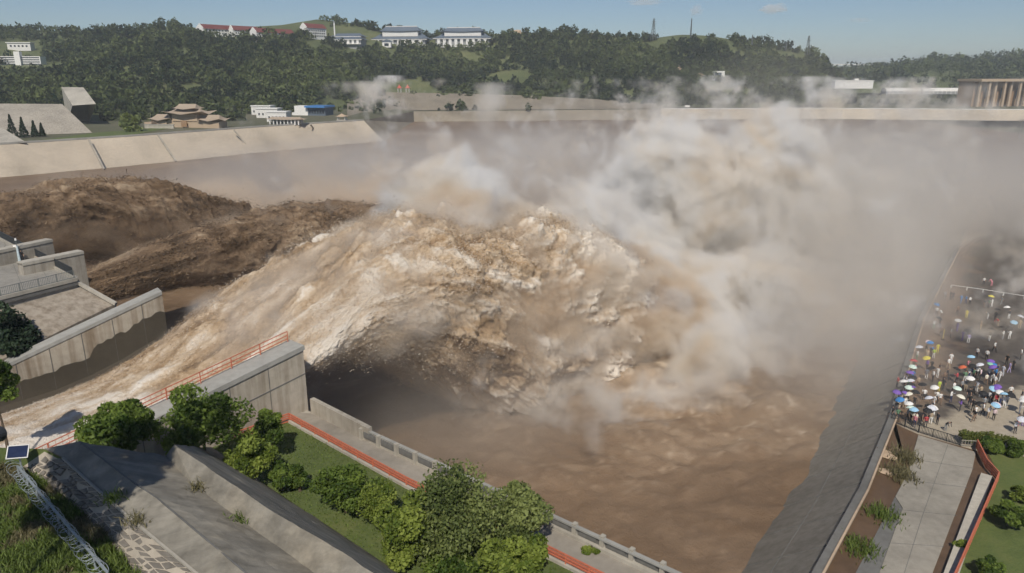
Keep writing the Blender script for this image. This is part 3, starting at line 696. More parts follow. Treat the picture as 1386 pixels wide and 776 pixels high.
def drop_mat(mat):                        # the same water, thin enough to let light through
    m = mat.copy(); m.name = mat.name + '_drops'; t = m.node_tree; b = t.nodes['Principled BSDF']; col = b.inputs['Base Color'].links[0].from_socket
    for l in list(b.inputs['Normal'].links): t.links.remove(l)
    tr = nd(t, 'ShaderNodeBsdfTranslucent'); t.links.new(col, tr.inputs[0]); mx = nd(t, 'ShaderNodeMixShader'); mx.inputs[0].default_value = .5
    t.links.new(b.outputs[0], mx.inputs[1]); t.links.new(tr.outputs[0], mx.inputs[2]); t.links.new(mx.outputs[0], t.nodes['Material Output'].inputs['Surface']); return m
def make_jet(name, mat, a0, a1, na, ns, zt, zb, bc, hw, amp, seed, org=AB, tv=None, foam_bias=0.0, zmin=-9, n_clots=0, csize=.036):
    a = np.linspace(a0, a1, na); ph = np.linspace(0, 2 * np.pi, ns, endpoint=False)
    A, PH = np.meshgrid(a, ph, indexing='ij')
    ZT, ZB, BC, HW = (np.vectorize(f)(a)[:, None] for f in (zt, zb, bc, hw))
    c, s = np.cos(PH), np.sin(PH)
    se = lambda x, e: np.sign(x) * np.abs(x) ** e
    ZM, HH = (ZT + ZB) / 2, (ZT - ZB) / 2
    B = BC + HW * se(c, .8); Z = ZM + HH * se(s, .75)
    ds = np.hypot(np.gradient(a), np.gradient(ZT[:, 0])); tau = np.cumsum(ds)[:, None] + 0 * A
    AM = np.vectorize(amp)(a)[:, None] + 0 * A
    # coordinates that travel with the water, stretched along its path
    q = np.stack([tau * .62, B, Z - ZM * .97], -1).reshape(-1, 3)
    wv = np.stack([fbm(q * .09, 2, seed + 50), fbm(q * .09, 2, seed + 60), fbm(q * .09, 2, seed + 70)], -1) * 4
    qw = q + wv
    n1 = fbm(qw * .10, 3, seed); n2 = fbm(qw * .26, 4, seed + 3, mode='b'); n3 = fbm(qw * .85, 4, seed + 5, .6, mode='b')
    st = fbm(np.stack([qw[:, 0] * .12, qw[:, 1] * .55, qw[:, 2] * .55], -1), 4, seed + 9)
    n4 = fbm(q * 2.1 + wv * .6, 2, seed + 7, .6, mode='b')
    n5 = fbm(q * 4.2 + wv, 2, seed + 8, .6)
    disp = (n1 * 2.0 + n2 * 1.2 + n3 * .5 + n4 * .26 + n5 * .16 + st * .3).reshape(A.shape) * AM
    lo = np.clip(-s, 0, 1) * AM                          # ragged falling curtain on the underside
    B2 = B + c * disp; Z2 = Z + s * disp - lo * 1.2 * (st.reshape(A.shape) + .5)
    A2 = A + np.abs(n1.reshape(A.shape)) * AM * .5
    Z2 = np.maximum(Z2, zmin)
    o0 = org(0, 0, 0); eu = org(1, 0, 0) - o0; ev = org(0, 1, 0) - o0
    X = o0.x + eu.x * A2 + ev.x * B2; Y = o0.y + eu.y * A2 + ev.y * B2
    V = np.stack([X, Y, Z2 + o0.z], -1).reshape(-1, 3)
    o = mesh_obj(name, V, grid_faces(na, ns, True)[:, ::-1], mat, smooth=True)
    big = fbm(qw * .05, 3, seed + 31); fine = fbm(np.stack([qw[:, 0] * .25, qw[:, 1] * .8, qw[:, 2] * .8], -1), 4, seed + 33, .6)
    foam = .46 + foam_bias + .16 * np.clip(-A.ravel() / 14, 0, 1) + big * .75 + st * .55 + fine * .35 + n2 * .3
    at = o.data.attributes.new('foam', 'FLOAT', 'POINT'); at.data.foreach_set('value', np.clip(foam, 0, 1).astype(np.float32))
    # flying clots and torn shreds, drawn out along the flow
    if n_clots:
        r = np.random.default_rng(seed + 500); pr = np.clip(fbm(qw * .16, 3, seed + 90) + .3, 0.16, 1) ** 1.4 * np.clip((A.ravel() - a0) / 12, 0, 1); pr[Z2.ravel() < -6.5] = 0
        k = r.choice(len(V), n_clots, p=pr / pr.sum()); i_, j_ = k // ns, k % ns
        G = V.reshape(na, ns, 3); i2 = np.minimum(i_ + 1, na - 1); fl = G[i2, j_] - G[np.maximum(i2 - 2, 0), j_]; vel = np.array([[eu.x, eu.y, 0]]) * 1.0 + np.stack([0 * i_, 0 * i_, np.gradient(ZT[:, 0], a)[i_]], -1)
        vel /= np.linalg.norm(vel, axis=1)[:, None]
        nr = np.stack([ev.x * c.ravel()[k], ev.y * c.ravel()[k], s.ravel()[k]], -1); am = AM.ravel()[k]
        fing = np.clip(fbm(qw[k] * .45, 2, seed + 95) + .35, .05, 1)
        off = np.minimum(r.exponential(.75, n_clots), 2.6) * am * fing
        c0 = V[k] + nr * off[:, None] + r.normal(0, .22, (n_clots, 3)) * am[:, None] - vel * (off * r.uniform(0, 1.6, n_clots))[:, None]; c0[:, 2] -= off * .25
        sz = csize * r.lognormal(0, .35, n_clots) * (.7 + .4 * am)
        d1 = vel + r.normal(0, .45, (n_clots, 3)); d1 /= np.linalg.norm(d1, axis=1)[:, None]; d2 = r.normal(0, 1, (n_clots, 3)); d2 -= (d2 * d1).sum(1)[:, None] * d1; d2 /= np.linalg.norm(d2, axis=1)[:, None]
        T = np.stack([c0 + d1 * (sz * 3.2)[:, None], c0 - d1 * sz[:, None] + d2 * (sz * .75)[:, None], c0 - d1 * sz[:, None] - d2 * (sz * .75)[:, None]], 1).reshape(-1, 3)
        oc = mesh_obj('flying_spray', T, np.arange(n_clots * 3).reshape(-1, 3), drop_mat(mat), o); tag(oc, kind='stuff')
        fv = np.clip(foam[k] + .12 + .22 * r.normal(0, 1, n_clots), 0, 1); at = oc.data.attributes.new('foam', 'FLOAT', 'POINT'); at.data.foreach_set('value', np.repeat(fv, 3).astype(np.float32))
    return o

def zt_main(a):
    if a < -18.5: return 9.4
    if a < 0: return 14 + .5 * a + .0135 * a * a
    return 14 + .63 * a - .0083 * a * a
def th_main(a):
    return 3.5 if a < 0 else 3.5 + .50 * a + .011 * a * a
jet_main = make_jet('water_jet', M_jet, -48, 104, 700, 400, lambda a: zt_main(a) - 1.2 - .03 * max(a, 0), lambda a: max(zt_main(a) - th_main(a) * .93, -14), lambda a: -16.5 + .03 * max(a, 0),
    lambda a: 12.5 + .08 * max(a, 0), lambda a: min(.3 + .028 * max(a + 14, 0), 1.7), 1, n_clots=310000)
tag(jet_main, 'huge tan and white silty water jet arching out of the concrete chute', 'water jet', 'water jets of the outlets')

def zt_far(a): return 10 + .42 * a - .0075 * a * a
J2 = P(0, 330, 10)
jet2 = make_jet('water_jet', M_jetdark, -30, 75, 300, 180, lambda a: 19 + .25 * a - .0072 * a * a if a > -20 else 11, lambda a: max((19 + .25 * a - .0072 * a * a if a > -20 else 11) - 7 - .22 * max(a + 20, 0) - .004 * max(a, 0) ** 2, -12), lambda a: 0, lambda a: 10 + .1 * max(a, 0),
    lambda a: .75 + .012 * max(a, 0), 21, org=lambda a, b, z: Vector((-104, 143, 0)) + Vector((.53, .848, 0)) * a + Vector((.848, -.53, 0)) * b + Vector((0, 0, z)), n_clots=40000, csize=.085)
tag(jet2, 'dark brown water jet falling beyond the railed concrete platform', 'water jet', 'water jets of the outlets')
J3 = P(120, 390, 7)
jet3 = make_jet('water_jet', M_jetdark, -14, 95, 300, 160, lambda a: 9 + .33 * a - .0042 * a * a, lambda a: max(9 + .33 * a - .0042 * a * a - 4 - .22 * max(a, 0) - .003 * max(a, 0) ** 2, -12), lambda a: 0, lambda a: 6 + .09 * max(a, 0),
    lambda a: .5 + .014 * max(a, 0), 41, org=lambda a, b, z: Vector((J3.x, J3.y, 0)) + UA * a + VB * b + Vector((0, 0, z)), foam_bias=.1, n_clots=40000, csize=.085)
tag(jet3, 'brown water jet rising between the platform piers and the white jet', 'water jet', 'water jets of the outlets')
# ------------------------------------------------------------------ trees and shrubs
def leaf_mesh(name, cen, size, mat, tint, flat=.0):
    n = len(cen); d1 = rng.normal(0, 1, (n, 3)); d1 /= np.linalg.norm(d1, axis=1)[:, None]
    d2 = rng.normal(0, 1, (n, 3)); d2 -= (d2 * d1).sum(1)[:, None] * d1; d2 /= np.linalg.norm(d2, axis=1)[:, None]
    s = (size * rng.uniform(.6, 1.35, n))[:, None]
    V = np.stack([cen - d1 * s, cen - d2 * s * .55, cen + d1 * s, cen + d2 * s * .55], 1).reshape(-1, 3)
    F = np.arange(n * 4).reshape(-1, 4)
    o = mesh_obj(name, V, F, mat); a_ = o.data.attributes.new('tint', 'FLOAT', 'POINT'); a_.data.foreach_set('value', np.repeat(np.clip(tint, 0, 1), 4).astype(np.float32))
    return o
def crown_points(n, rad, clumps, cr, seed, droop=0, bottom=-.75):
    r = np.random.default_rng(seed); C = []
    while len(C) < clumps:
        v = r.normal(0, 1, 3); v /= np.linalg.norm(v)
        if v[2] < bottom: continue
        C.append(v * np.array(rad) * r.uniform(.45, 1.0) * (1 + .15 * r.normal()))
    C = np.array(C); k = r.integers(0, clumps, n); v = r.normal(0, 1, (n, 3)); v /= np.linalg.norm(v, axis=1)[:, None]
    rr = cr * r.uniform(.6, 1.25, clumps)
    p = C[k] + v * (rr[k] * r.uniform(.35, 1.0, n) ** .5)[:, None] * np.array([1, 1, .8])
    if droop: p[:, 2] -= droop * r.uniform(0, 1, n) ** 2
    tint = .5 + .34 * r.normal(0, 1, clumps)[k] + .2 * r.normal(0, 1, n)
    return p, C, tint
def tree(name, base, h, rad, n, leaf, mat, label, cat='tree', clumps=26, cr=.9, seed=1, group=None, droop=0, trunk=.16, crown_z=None, stems=1):
    cz = crown_z if crown_z is not None else h - rad[2] * .9
    root = empty(name, base); tag(root, label, cat, group)
    p, C, tint = crown_points(n, rad, clumps, cr, seed, droop); p[:, 2] += cz; p[:, 2] = np.maximum(p[:, 2], .05); C[:, 2] += cz
    leaf_mesh('crown', p, leaf, mat, tint).parent = root
    tb = MB(); r = random.Random(seed)
    for s in range(stems):
        ox, oy = (r.uniform(-.4, .4), r.uniform(-.4, .4)) if stems > 1 else (0, 0)
        q0 = Vector((ox, oy, -.3)); steps = 5; top = Vector((ox * 2.5, oy * 2.5, cz + rad[2] * .25))
        for i in range(steps):
            t1 = (i + 1) / steps; q1 = Vector((ox, oy, 0)).lerp(top, t1) + Vector((r.uniform(-.1, .1), r.uniform(-.1, .1), 0)) * trunk * 4
            tb.bar(q0, q1, trunk * (1 - .75 * i / steps), 7, trunk * (1 - .75 * (i + 1) / steps)); q0 = q1
    tb.build('trunk', M_bark, root)
    for c in C[:min(9, len(C))]:
        z0 = cz - rad[2] * .5 * r.uniform(.2, 1); z0 = max(z0, .3)
        MB().bar((0, 0, z0), tuple(c), trunk * .38, 5, trunk * .1).build('limb', M_bark, root)
    return root
def at_depth(px, py, dist, zb):           # ground point straight below a crown pixel seen at a distance
    p = PD(px, py, dist); return Vector((p.x, p.y, zb)), p.z
def crown_tree(name, px, py, wpx, hpx, dist, zb, mat, label, leaf=.16, n=9000, seed=1, clumps=28, cat='tree', group=None, droop=0, cr=None, trunk=.16, stems=1):
    if dist is None: dist = P(px, py + hpx * .42, zb).y
    b_, zc = at_depth(px, py, dist, zb); k = dist / FPX / .93
    rx = wpx * k / 2; rz = hpx * k / 2 / .9; c = cr or min(rx, rz) * .42
    return tree(name, b_, 0, (rx - c * .6, rx - c * .6, max(rz - c * .5, .3)), n, leaf, mat, label, cat, clumps, c, seed, group, droop, trunk, zc - zb, stems)
GT = 'trees and shrubs on the lawn below the pier'
crown_tree('broadleaf_tree', 163, 577, 122, 72, 52, 9.8, M_leaf, 'loose broadleaf tree beside the chute at the head of the berm', .19, 9000, 3, 30, group=GT)
crown_tree('broadleaf_tree', 274, 575, 112, 92, 54.5, 9.8, M_leaf, 'dense dark green tree in front of the near pier flank', .17, 14000, 4, 36, group=GT)
crown_tree('shrub', 366, 576, 52, 52, 60, 9.8, M_leaf, 'round shrub at the corner where the orange railing meets the pier', .14, 5000, 5, 18, 'shrub', GT)
crown_tree('shrub', 336, 622, 78, 66, 54, 10, M_leaf_bright, 'bright broad shrub below the dense pier tree', .16, 7500, 6, 24, 'shrub', GT)
crown_tree('shrub', 380, 642, 44, 42, 54, 10, M_leaf, 'small green shrub touching the bright broad shrub', .14, 4000, 16, 16, 'shrub', GT)
crown_tree('shrub', 405, 646, 29, 36, 54, 10, M_leaf, 'little clipped upright shrub on the lawn', .11, 3500, 7, 16, 'shrub', GT, cr=.45)
crown_tree('shrub', 466, 655, 92, 66, 51, 10, M_leaf, 'wide dark shrub halfway along the orange railing', .15, 8500, 8, 30, 'shrub', GT)
crown_tree('shrub', 513, 683, 60, 52, 49, 10, M_leaf_bright, 'smooth rounded bright shrub next to the big willowy tree', .10, 9000, 9, 60, 'shrub', GT, cr=.55)
crown_tree('willow_tree', 618, 694, 156, 140, 46.5, 9.8, M_leaf_willow, 'tall pale willowy tree overhanging the walkway', .15, 16000, 10, 34, group=GT, droop=1.2)
crown_tree('broadleaf_tree', 548, 724, 100, 120, 45, 9.8, M_leaf_bright, 'bright leafy tree at the left foot of the willowy tree', .16, 9000, 11, 26, group=GT)
crown_tree('broadleaf_tree', 706, 698, 96, 88, 46.5, 9.8, M_leaf_willow, 'greyish green tree whose shade falls on the walkway', .15, 9000, 12, 26, group=GT)
crown_tree('broadleaf_tree', 694, 762, 116, 84, 43.5, 9.8, M_leaf_bright, 'low bright leafy tree beside the lower orange railing', .17, 8500, 13, 26, group=GT)
crown_tree('broadleaf_tree', 615, 775, 90, 80, 44, 9.8, M_leaf, 'dark leafy tree between the two bright lower trees', .16, 8000, 14, 26, group=GT)
crown_tree('shrub', 800, 768, 30, 30, 47, 9.6, M_leaf_bright, 'tiny weed shrub on the lower walkway', .12, 700, 15, 10, 'shrub', GT, trunk=.05)
# left edge
crown_tree('pine_tree', 10, 455, 96, 74, 86, 9, M_leaf_dark, 'dark pine tree in front of the stained apron', .30, 9000, 21, 26)
crown_tree('broadleaf_tree', -8, 522, 52, 72, 62, 9.6, M_leaf, 'broadleaf tree reaching over the head of the chute', .2, 6000, 22, 22)
# tall tree uphill of the camera's left, its shade lies on the berm
tree('tall_tree', Vector((-27, 22, 16)), 0, (4.6, 5.0, 7.5), 11000, .26, M_leaf, 'tall tree on the grass bank shading the berm', 'tree', 40, 1.9, 31, None, 0, .32, 25)
# park lawn
GB = 'clipped shrubs on the park lawn'
crown_tree('shrub', 1344, 603, 36, 22, None, .0, M_leaf, 'low dark shrub row behind the orange railing corner', .16, 4000, 41, 16, 'shrub', GB, trunk=.08)
crown_tree('shrub', 1378, 606, 36, 26, None, .0, M_leaf, 'dark shrub under the hedge on the park lawn', .16, 4000, 42, 16, 'shrub', GB, trunk=.08)
crown_tree('shrub', 1381, 669, 34, 28, None, .0, M_leaf_bright, 'yellow green ball shrub on the park lawn', .13, 4500, 43, 20, 'shrub', GB, trunk=.08)
crown_tree('shrub', 1367, 697, 52, 36, None, .0, M_leaf, 'spreading dark shrub beside the ball shrub', .16, 5000, 44, 20, 'shrub', GB, trunk=.08)
crown_tree('shrub', 1340, 768, 44, 36, None, .0, M_leaf, 'dark shrub low on the park lawn by the orange railing', .15, 4500, 45, 20, 'shrub', GB, trunk=.08)
crown_tree('shrub', 1302, 738, 18, 16, None, .0, M_leaf_bright, 'small weed bush sprouting through the drain kerb', .12, 900, 46, 10, 'shrub', trunk=.04)
for i, (px, py, w_, h_) in enumerate(((1222, 612, 20, 26), (1217, 636, 22, 26), (1196, 690, 16, 22), (1163, 735, 16, 16))):
    c = P(px, py + 8, 0); n = 420; p = np.array(c) + np.stack([rng.normal(0, .75, n), rng.normal(0, .9, n), np.zeros(n)], -1)
    blades('reed_clump', p, 1.1 if i < 2 else .7, M_dryblade if i < 2 else M_blade, ['pale reed clump against the ramp head', 'second reed clump on the ramp edge towards the rocks', 'green reed clump at the corner of the dark ramp side', 'sparse weeds on the mud by the kerb wall'][i], .35, .045)
# hedge on the picket fence: clipped box of small leaves
def hedge(pts, label, wd=1.5, h0=.6, h1=1.5):
    root = empty('hedge', pts[0]); tag(root, label, 'hedge'); Q = []
    for a_, b_ in zip(pts[:-1], pts[1:]):
        n = int((b_ - a_).length * 900); t = rng.random(n)[:, None]; d = perp_of(a_, b_)
        p = np.array(a_) + t * (np.array(b_) - np.array(a_)) + np.array(d) * rng.uniform(-wd / 2, wd / 2, n)[:, None]
        p[:, 2] += rng.uniform(h0, h1, n) + noise3(p * .8, 5) * .25; Q.append(p)
    Q = np.concatenate(Q); loc(leaf_mesh('foliage', Q, .10, M_hedge, np.clip(.5 + .3 * rng.normal(0, 1, len(Q)), 0, 1)), root)
    st = MB()
    for a_, b_ in zip(pts[:-1], pts[1:]):
        for k in range(8): c = along(a_, b_, (k + .5) / 8); st.bar(c, c + up * 1.0, .05, 5)
    loc(st.build('stems', M_bark), root)
hedge([P(1298, 600, 0), P(1345, 603, 0), P(1402, 620, 0)], 'yellow green clipped hedge between the plaza and the park lawn')

# the wood on the hills: leaf clumps without number
# keep the wood off the sites where buildings stand: (x0, x1, top y, base y, distance)
SITES = [(258, 330, 26, 44, 1100), (308, 400, 30, 48, 1100), (400, 442, 26, 45, 1100), (428, 500, 40, 56, 1100), (498, 585, 36, 58, 1100), (580, 672, 38, 60, 1100), (-10, 58, 58, 84, 1000), (78, 98, 55, 60, 1000), (300, 450, 138, 175, 600), (-20, 140, 116, 190, 560), (190, 320, 150, 190, 500), (962, 984, 96, 110, 840), (912, 925, 88, 98, 810), (941, 952, 98, 106, 810)]
def clear_view(b):
    z = b[:, 2] - CAM_Z; d = b[:, 1] * CP - z * SP; x = 693 + FPX * b[:, 0] / d; y = 388 - FPX * (z * CP + b[:, 1] * SP) / d; ok = np.ones(len(b), bool)
    for x0, x1, y0, y1, D in SITES: ok &= ~((x > x0) & (x < x1) & (y > y0 - 2) & (y < y1 + 2) & (b[:, 1] < D))
    return ok
def wood(name, V, nx, ny, count, size, label, seed, clear=None, s0=.0, s1=1.0, per=56):
    r = np.random.default_rng(seed); i = r.uniform(0, nx - 1.001, count); k = (r.uniform(s0, s1, count)) * (ny - 1.001)
    i0, k0 = i.astype(int), k.astype(int); fi, fk = (i - i0)[:, None], (k - k0)[:, None]
    b = V[i0, k0] * (1 - fi) * (1 - fk) + V[i0 + 1, k0] * fi * (1 - fk) + V[i0, k0 + 1] * (1 - fi) * fk + V[i0 + 1, k0 + 1] * fi * fk
    keep = fbm(b * .012, 3, seed + 1) > -.19
    if clear is not None: keep &= clear(b)
    b = b[keep]; n = len(b); sz = np.minimum(size * r.lognormal(0, .3, n), size * 1.7)
    v = r.normal(0, 1, (n, per, 3)); v /= np.linalg.norm(v, axis=2)[:, :, None]; v[:, :, 2] = np.abs(v[:, :, 2]) * 1.15 - .1
    c = b[:, None, :] + v * (sz[:, None] * r.uniform(.6, 1.05, (n, per)))[:, :, None] * np.array([.5, .5, .75]); c[:, :, 2] += sz[:, None] * .25
    tn = np.clip(.40 + 1.0 * fbm(b * .011, 3, seed + 7) + .2 * r.normal(0, 1, n), 0, 1)[:, None] + .12 * r.normal(0, 1, (n, per))
    lf = np.repeat(sz * .17, per)
    o = leaf_mesh(name, c.reshape(-1, 3), lf, M_forest, tn.ravel()); tag(o, label, 'wood', kind='stuff'); return o
wood('hill_wood', HILL, HILL.shape[0], HILL.shape[1] - 2, 9800, 7.5, 'dense green wood covering the hillside behind the pool', 51, clear=clear_view)
wood('far_wood', HILR, HILR.shape[0], HILR.shape[1] - 2, 2600, 12.0, 'bluish wooded hill far beyond the bridge', 61, per=22)
# trees on the terrace in front of the hills
Tg = 'trees on the far terrace'
tv = []
for k in range(240):
    px = random.uniform(905, 1310); py = random.uniform(121, 142); tv.append(P(px, max(py, 133), FZ + .5))
for k in range(260):
    px = random.choice([random.uniform(-40, 110), random.uniform(120, 215), random.uniform(290, 520), random.uniform(215, 330)]); py = random.uniform(150, 163) if px < 330 else random.uniform(141, 152); tv.append(P(px, py, TZ + 1))
for k in range(60):
    px = random.uniform(500, 720); tv.append(P(px, random.uniform(141, 150), FZ + .5))
tv += [P(random.uniform(112, 142), random.uniform(147, 156), TZ + 1) for k in range(14)]
V4 = np.array(tv)[:, None, :].repeat(2, 1); V4 = np.stack([V4, V4], 0)
def wood_pts(name, b, size, label, seed, mat, per=40):
    r = np.random.default_rng(seed); n = len(b); sz = size * r.lognormal(0, .3, n)
    v = r.normal(0, 1, (n, per, 3)); v /= np.linalg.norm(v, axis=2)[:, :, None]; v[:, :, 2] = np.abs(v[:, :, 2])
    c = b[:, None, :] + v * (sz[:, None] * r.uniform(.5, 1.0, (n, per)))[:, :, None] * np.array([.45, .45, .9])
    o = leaf_mesh(name, c.reshape(-1, 3), np.repeat(sz * .22, per), mat, np.clip(.4 + .25 * r.normal(0, 1, n)[:, None] + .1 * r.normal(0, 1, (n, per)), 0, 1).ravel()); tag(o, label, 'wood', kind='stuff'); return o
wood_pts('terrace_wood', np.array(tv), 6.5, 'belt of trees on the terrace along the far bank', 71, M_forest)
for i, (px, hgt) in enumerate(((18, 12), (33, 10.5), (48, 8.5), (58, 7))):
    b_ = P(px, 187 - i * .6, TZ + .2); root = empty('conifer', b_); tag(root, ['tallest dark conifer', 'second tallest dark conifer', 'middling dark conifer', 'smallest dark conifer'][i] + ' in front of the paved slope', 'conifer', 'conifers by the paved slope')
    n = 700; t = rng.random(n); an = rng.uniform(0, 6.28, n); rr = (1 - t) * hgt * .26 * rng.uniform(.5, 1.05, n)
    leaf_mesh('crown', np.stack([np.cos(an) * rr, np.sin(an) * rr, .5 + t * hgt], -1), .55, M_leaf_dark, .5 + .2 * rng.normal(0, 1, n)).parent = root
    MB().bar((0, 0, 0), (0, 0, hgt * .8), .2, 5, .05).build('trunk', M_bark, root)
crown_tree('willow_tree', 176, 168, 28, 26, 452, TZ, M_leaf_willow, 'round pale willow on the bank lawn beside the gate tower', 1.1, 1500, 81, 18, trunk=.4)
# ------------------------------------------------------------------ far buildings
def curved_roof(mb, c, w_, d_, h, ridge, lift=.0, over=0, rings=5):
    n0 = len(mb.v); k = 4; cx, cy_, cz = c
    for i in range(rings):
        t = i / (rings - 1); s = 1 - t; hw = ridge / 2 + (w_ / 2 - ridge / 2) * s; hd = d_ / 2 * s + .02; z = cz + h * (t ** 1.5 * .75 + t * .25)
        for (sx, sy) in ((-1, -1), (0, -1), (1, -1), (1, 0), (1, 1), (0, 1), (-1, 1), (-1, 0)):
            mb.v.append((cx + sx * hw * (1 + (.04 * s if sx and sy else 0)), cy_ + sy * hd, z + (lift * s ** 3 if sx and sy else 0)))
    for i in range(rings - 1):
        for j in range(8):
            a_, b_ = n0 + i * 8 + j, n0 + i * 8 + (j + 1) % 8; mb.f.append((a_, b_, b_ + 8, a_ + 8))
    mb.f.append(tuple(n0 + (rings - 1) * 8 + j for j in range(8))); mb.f.append(tuple(n0 + j for j in reversed(range(8))))
    return mb
def bld(name, px, py, dist, yaw, label, cat='building', group=None):
    if 700 <= dist < 900 and px < 1000 and py < 112: dist = hill_dist(px, py)
    p = PD(px, py, dist) if dist > 0 else P(px, py, TZ + .2); dist = p.y; r = empty(name, p, yaw); tag(r, label, cat, group); return r, dist / FPX / 1.03
def windows(root, wx, z0, dz, rows, x0, x1, n, y, sz, side='y'):
    me = None
    for r_ in range(rows):
        for i in range(n):
            x = x0 + (x1 - x0) * (i + .5) / n; l_ = (x, y, z0 + r_ * dz) if side == 'y' else (y, x, z0 + r_ * dz)
            if me is None:
                me = MB().box((0, 0, 0), (sz[0], .25, sz[1]) if side == 'y' else (.25, sz[0], sz[1])).build('window', M_glass, root); o = me
            else: o = me.copy(); COL.objects.link(o)
            o.location = l_
# white dormitories with red roofs: the gable looks at the pool, the long side runs back
def dormitory(px, py, dist, wpx, L, wallpx, roofpx, yaw, label, wall=M_white):
    r, k = bld('dormitory', px, py, dist, yaw, label, 'building', 'white dormitories with red roofs'); W = wpx * k; H = wallpx * k + 6; h = roofpx * k
    mb = MB(); mb.v = [(-W/2, 0, -6), (W/2, 0, -6), (W/2, L, -6), (-W/2, L, -6), (-W/2, 0, H-6), (W/2, 0, H-6), (W/2, L, H-6), (-W/2, L, H-6), (0, 0, H-6+h), (0, L, H-6+h)]
    mb.f = [(0, 1, 5, 8, 4), (1, 2, 6, 5), (2, 3, 7, 9, 6), (3, 0, 4, 7)]; mb.build('wall', wall, r)
    rf = MB(); e = .9; z = H - 6
    for s in (-1, 1): rf.poly([(s * (W/2 + e), 1.2, z - .7), (s * (W/2 + e), L + 1, z - .7), (0, L + 1, z + h + .25), (0, 1.2, z + h + .25)])
    rf.build('roof', M_redtile, r)
    gm = MB()
    for s in (-1, 1): gm.bar((s * (W/2 + .4), .5, z - .1), (0, .5, z + h + .4), .55)
    gm.build('gable_trim', M_white, r)
    windows(r, 0, 1.5, 3.2, 3, 3, L - 2, 9, W / 2 + .1, (1.7, 1.6), 'x'); windows(r, 0, 2, 3.2, 2, -W / 6, W / 6, 1, -.1, (1.6, 1.6))
    return r
dormitory(271, 50, 860, 14, 46, 11, 5, R(-32), 'white dormitory with dark red roof, first on the wooded slope')
dormitory(313, 50, 890, 9, 36, 9, 5, R(-38), 'partly hidden white dormitory behind the first red roof')
dormitory(343, 54, 850, 13, 56, 10, 5, R(-36), 'long white dormitory with the brightest red roof')
dormitory(411, 50, 880, 12, 34, 12, 5, R(-32), 'short separate white dormitory beside the white chimney')
r, k = bld('chimney_stack', 453, 46, 890, 0, 'slim white chimney stack standing behind the halls', 'chimney'); MB().bar((0, 0, -5), (0, 0, 14 * k), 1.0, 8, .8).build('shaft', M_white, r); MB().bar((0, 0, 14 * k), (0, 0, 15.5 * k), 1.2, 8).build('cap', M_greywall, r)
# halls with blue grey hipped roofs
def hall(px, py, dist, wpx, dm, wallpx, roofpx, label, cols=9, upper=True, yaw=R(-8)):
    r, k = bld('hall', px, py, dist, yaw, label, 'hall', 'grey roofed halls on the ridge'); W = wpx * k; H = wallpx * k; h = roofpx * k
    MB().box((0, dm / 2, H / 2 - 4), (W * .9, dm * .84, H + 8)).build('wall', M_greywall, r)
    MB().box((0, dm * .04, .3 * k), (W * .94, dm * .2, .8 * k)).build('terrace', M_white2, r)
    curved_roof(MB(), (0, dm / 2, H), W, dm, h * .62, W * .72, .8).build('lower_roof', M_bluetile, r)
    if upper:
        MB().box((0, dm / 2, H + h * .55), (W * .62, dm * .5, h * .5)).build('clerestory', M_white2, r)
        up_ = curved_roof(MB(), (0, dm / 2, H + h * .78), W * .7, dm * .62, h * .5, W * .56, .8).build('upper_roof', M_bluetile, r)
        MB().box((0, dm / 2, H + h * 1.3), (W * .56, .6, .9)).build('ridge_cap', M_white2, up_)
    MB().box((0, -.2, H - .25), (W * .98, .8, .8)).build('eave_band', M_white2, r)
    cm = None
    for i in range(cols):
        x = (i + .5) / cols * W * .88 - W * .44
        o = MB().box((0, 0, H / 2 - .3), (max(W * .88 / cols * .5, .9), .9, H + .3)).build('column', M_white, r) if cm is None else cm.copy()
        if cm is not None: COL.objects.link(o)
        cm = cm or o; o.location = (x, .5, 0)
hall(462, 60, 820, 58, 26, 6, 6, 'low grey roofed hall nearest the white chimney', 8, False)
hall(468, 56, 850, 44, 26, 6, 7, 'grey hall with a steep gable rising behind the low hall', 5, False)
hall(540, 62, 830, 78, 30, 8, 13, 'middle grey roofed hall with a long white ridge', 7)
hall(625, 64, 830, 80, 30, 11, 11, 'grey roofed hall with a bright white colonnade')
r, k = bld('porch', 524, 63, 815, R(-8), 'small white gabled porch in front of the middle hall', 'porch')
MB().box((0, 0, 2), (12, 5, 7)).build('wall', M_white, r); m_ = MB(); m_.v = [(-8, -3, 5.5), (8, -3, 5.5), (0, -3, 9), (-8, 8, 5.5), (8, 8, 5.5), (0, 8, 9)]; m_.f = [(0, 1, 2), (0, 2, 5, 3), (1, 4, 5, 2), (3, 5, 4)]; m_.build('roof', M_bluetile, r); MB().box((0, -2.7, 2.2), (6, .3, 3.5)).build('doorway', M_glass, r)
# white block on the left slope
r, k = bld('office_block', 22, 88, 700, R(10), 'white banded office block half hidden in the wood', 'building'); W = 60 * k
MB().box((0, 8, 4 * k), (W, 14, 14 * k)).build('wall', M_white, r); MB().box((3, .5, 8 * k), (7 * k, 6, 18 * k)).build('stair_tower', M_white, r)
for i in range(4): MB().box((0, .9, (1 + i * 2.8) * k), (W * .96, .4, 1.1 * k)).build('window_band', M_glass, r)
r, k = bld('white_house', 26, 66, 760, R(6), 'small white house above the banded office block', 'house'); MB().box((0, 5, 2), (26, 10, 9)).build('wall', M_white2, r); MB().box((0, 5, 6.8), (28, 12, .8)).build('roof', M_white, r); windows(r, 0, 3, 3, 1, -11, 11, 5, -.1, (2, 2))
r, k = bld('brick_house', 86, 62, 800, R(-6), 'low house with brown roof on the left ridge slope', 'house'); MB().box((0, 5, 0), (20, 9, 6)).build('wall', M_brown, r); curved_roof(MB(), (0, 5, 3), 23, 12, 3, 14).build('roof', M_redtile, r)
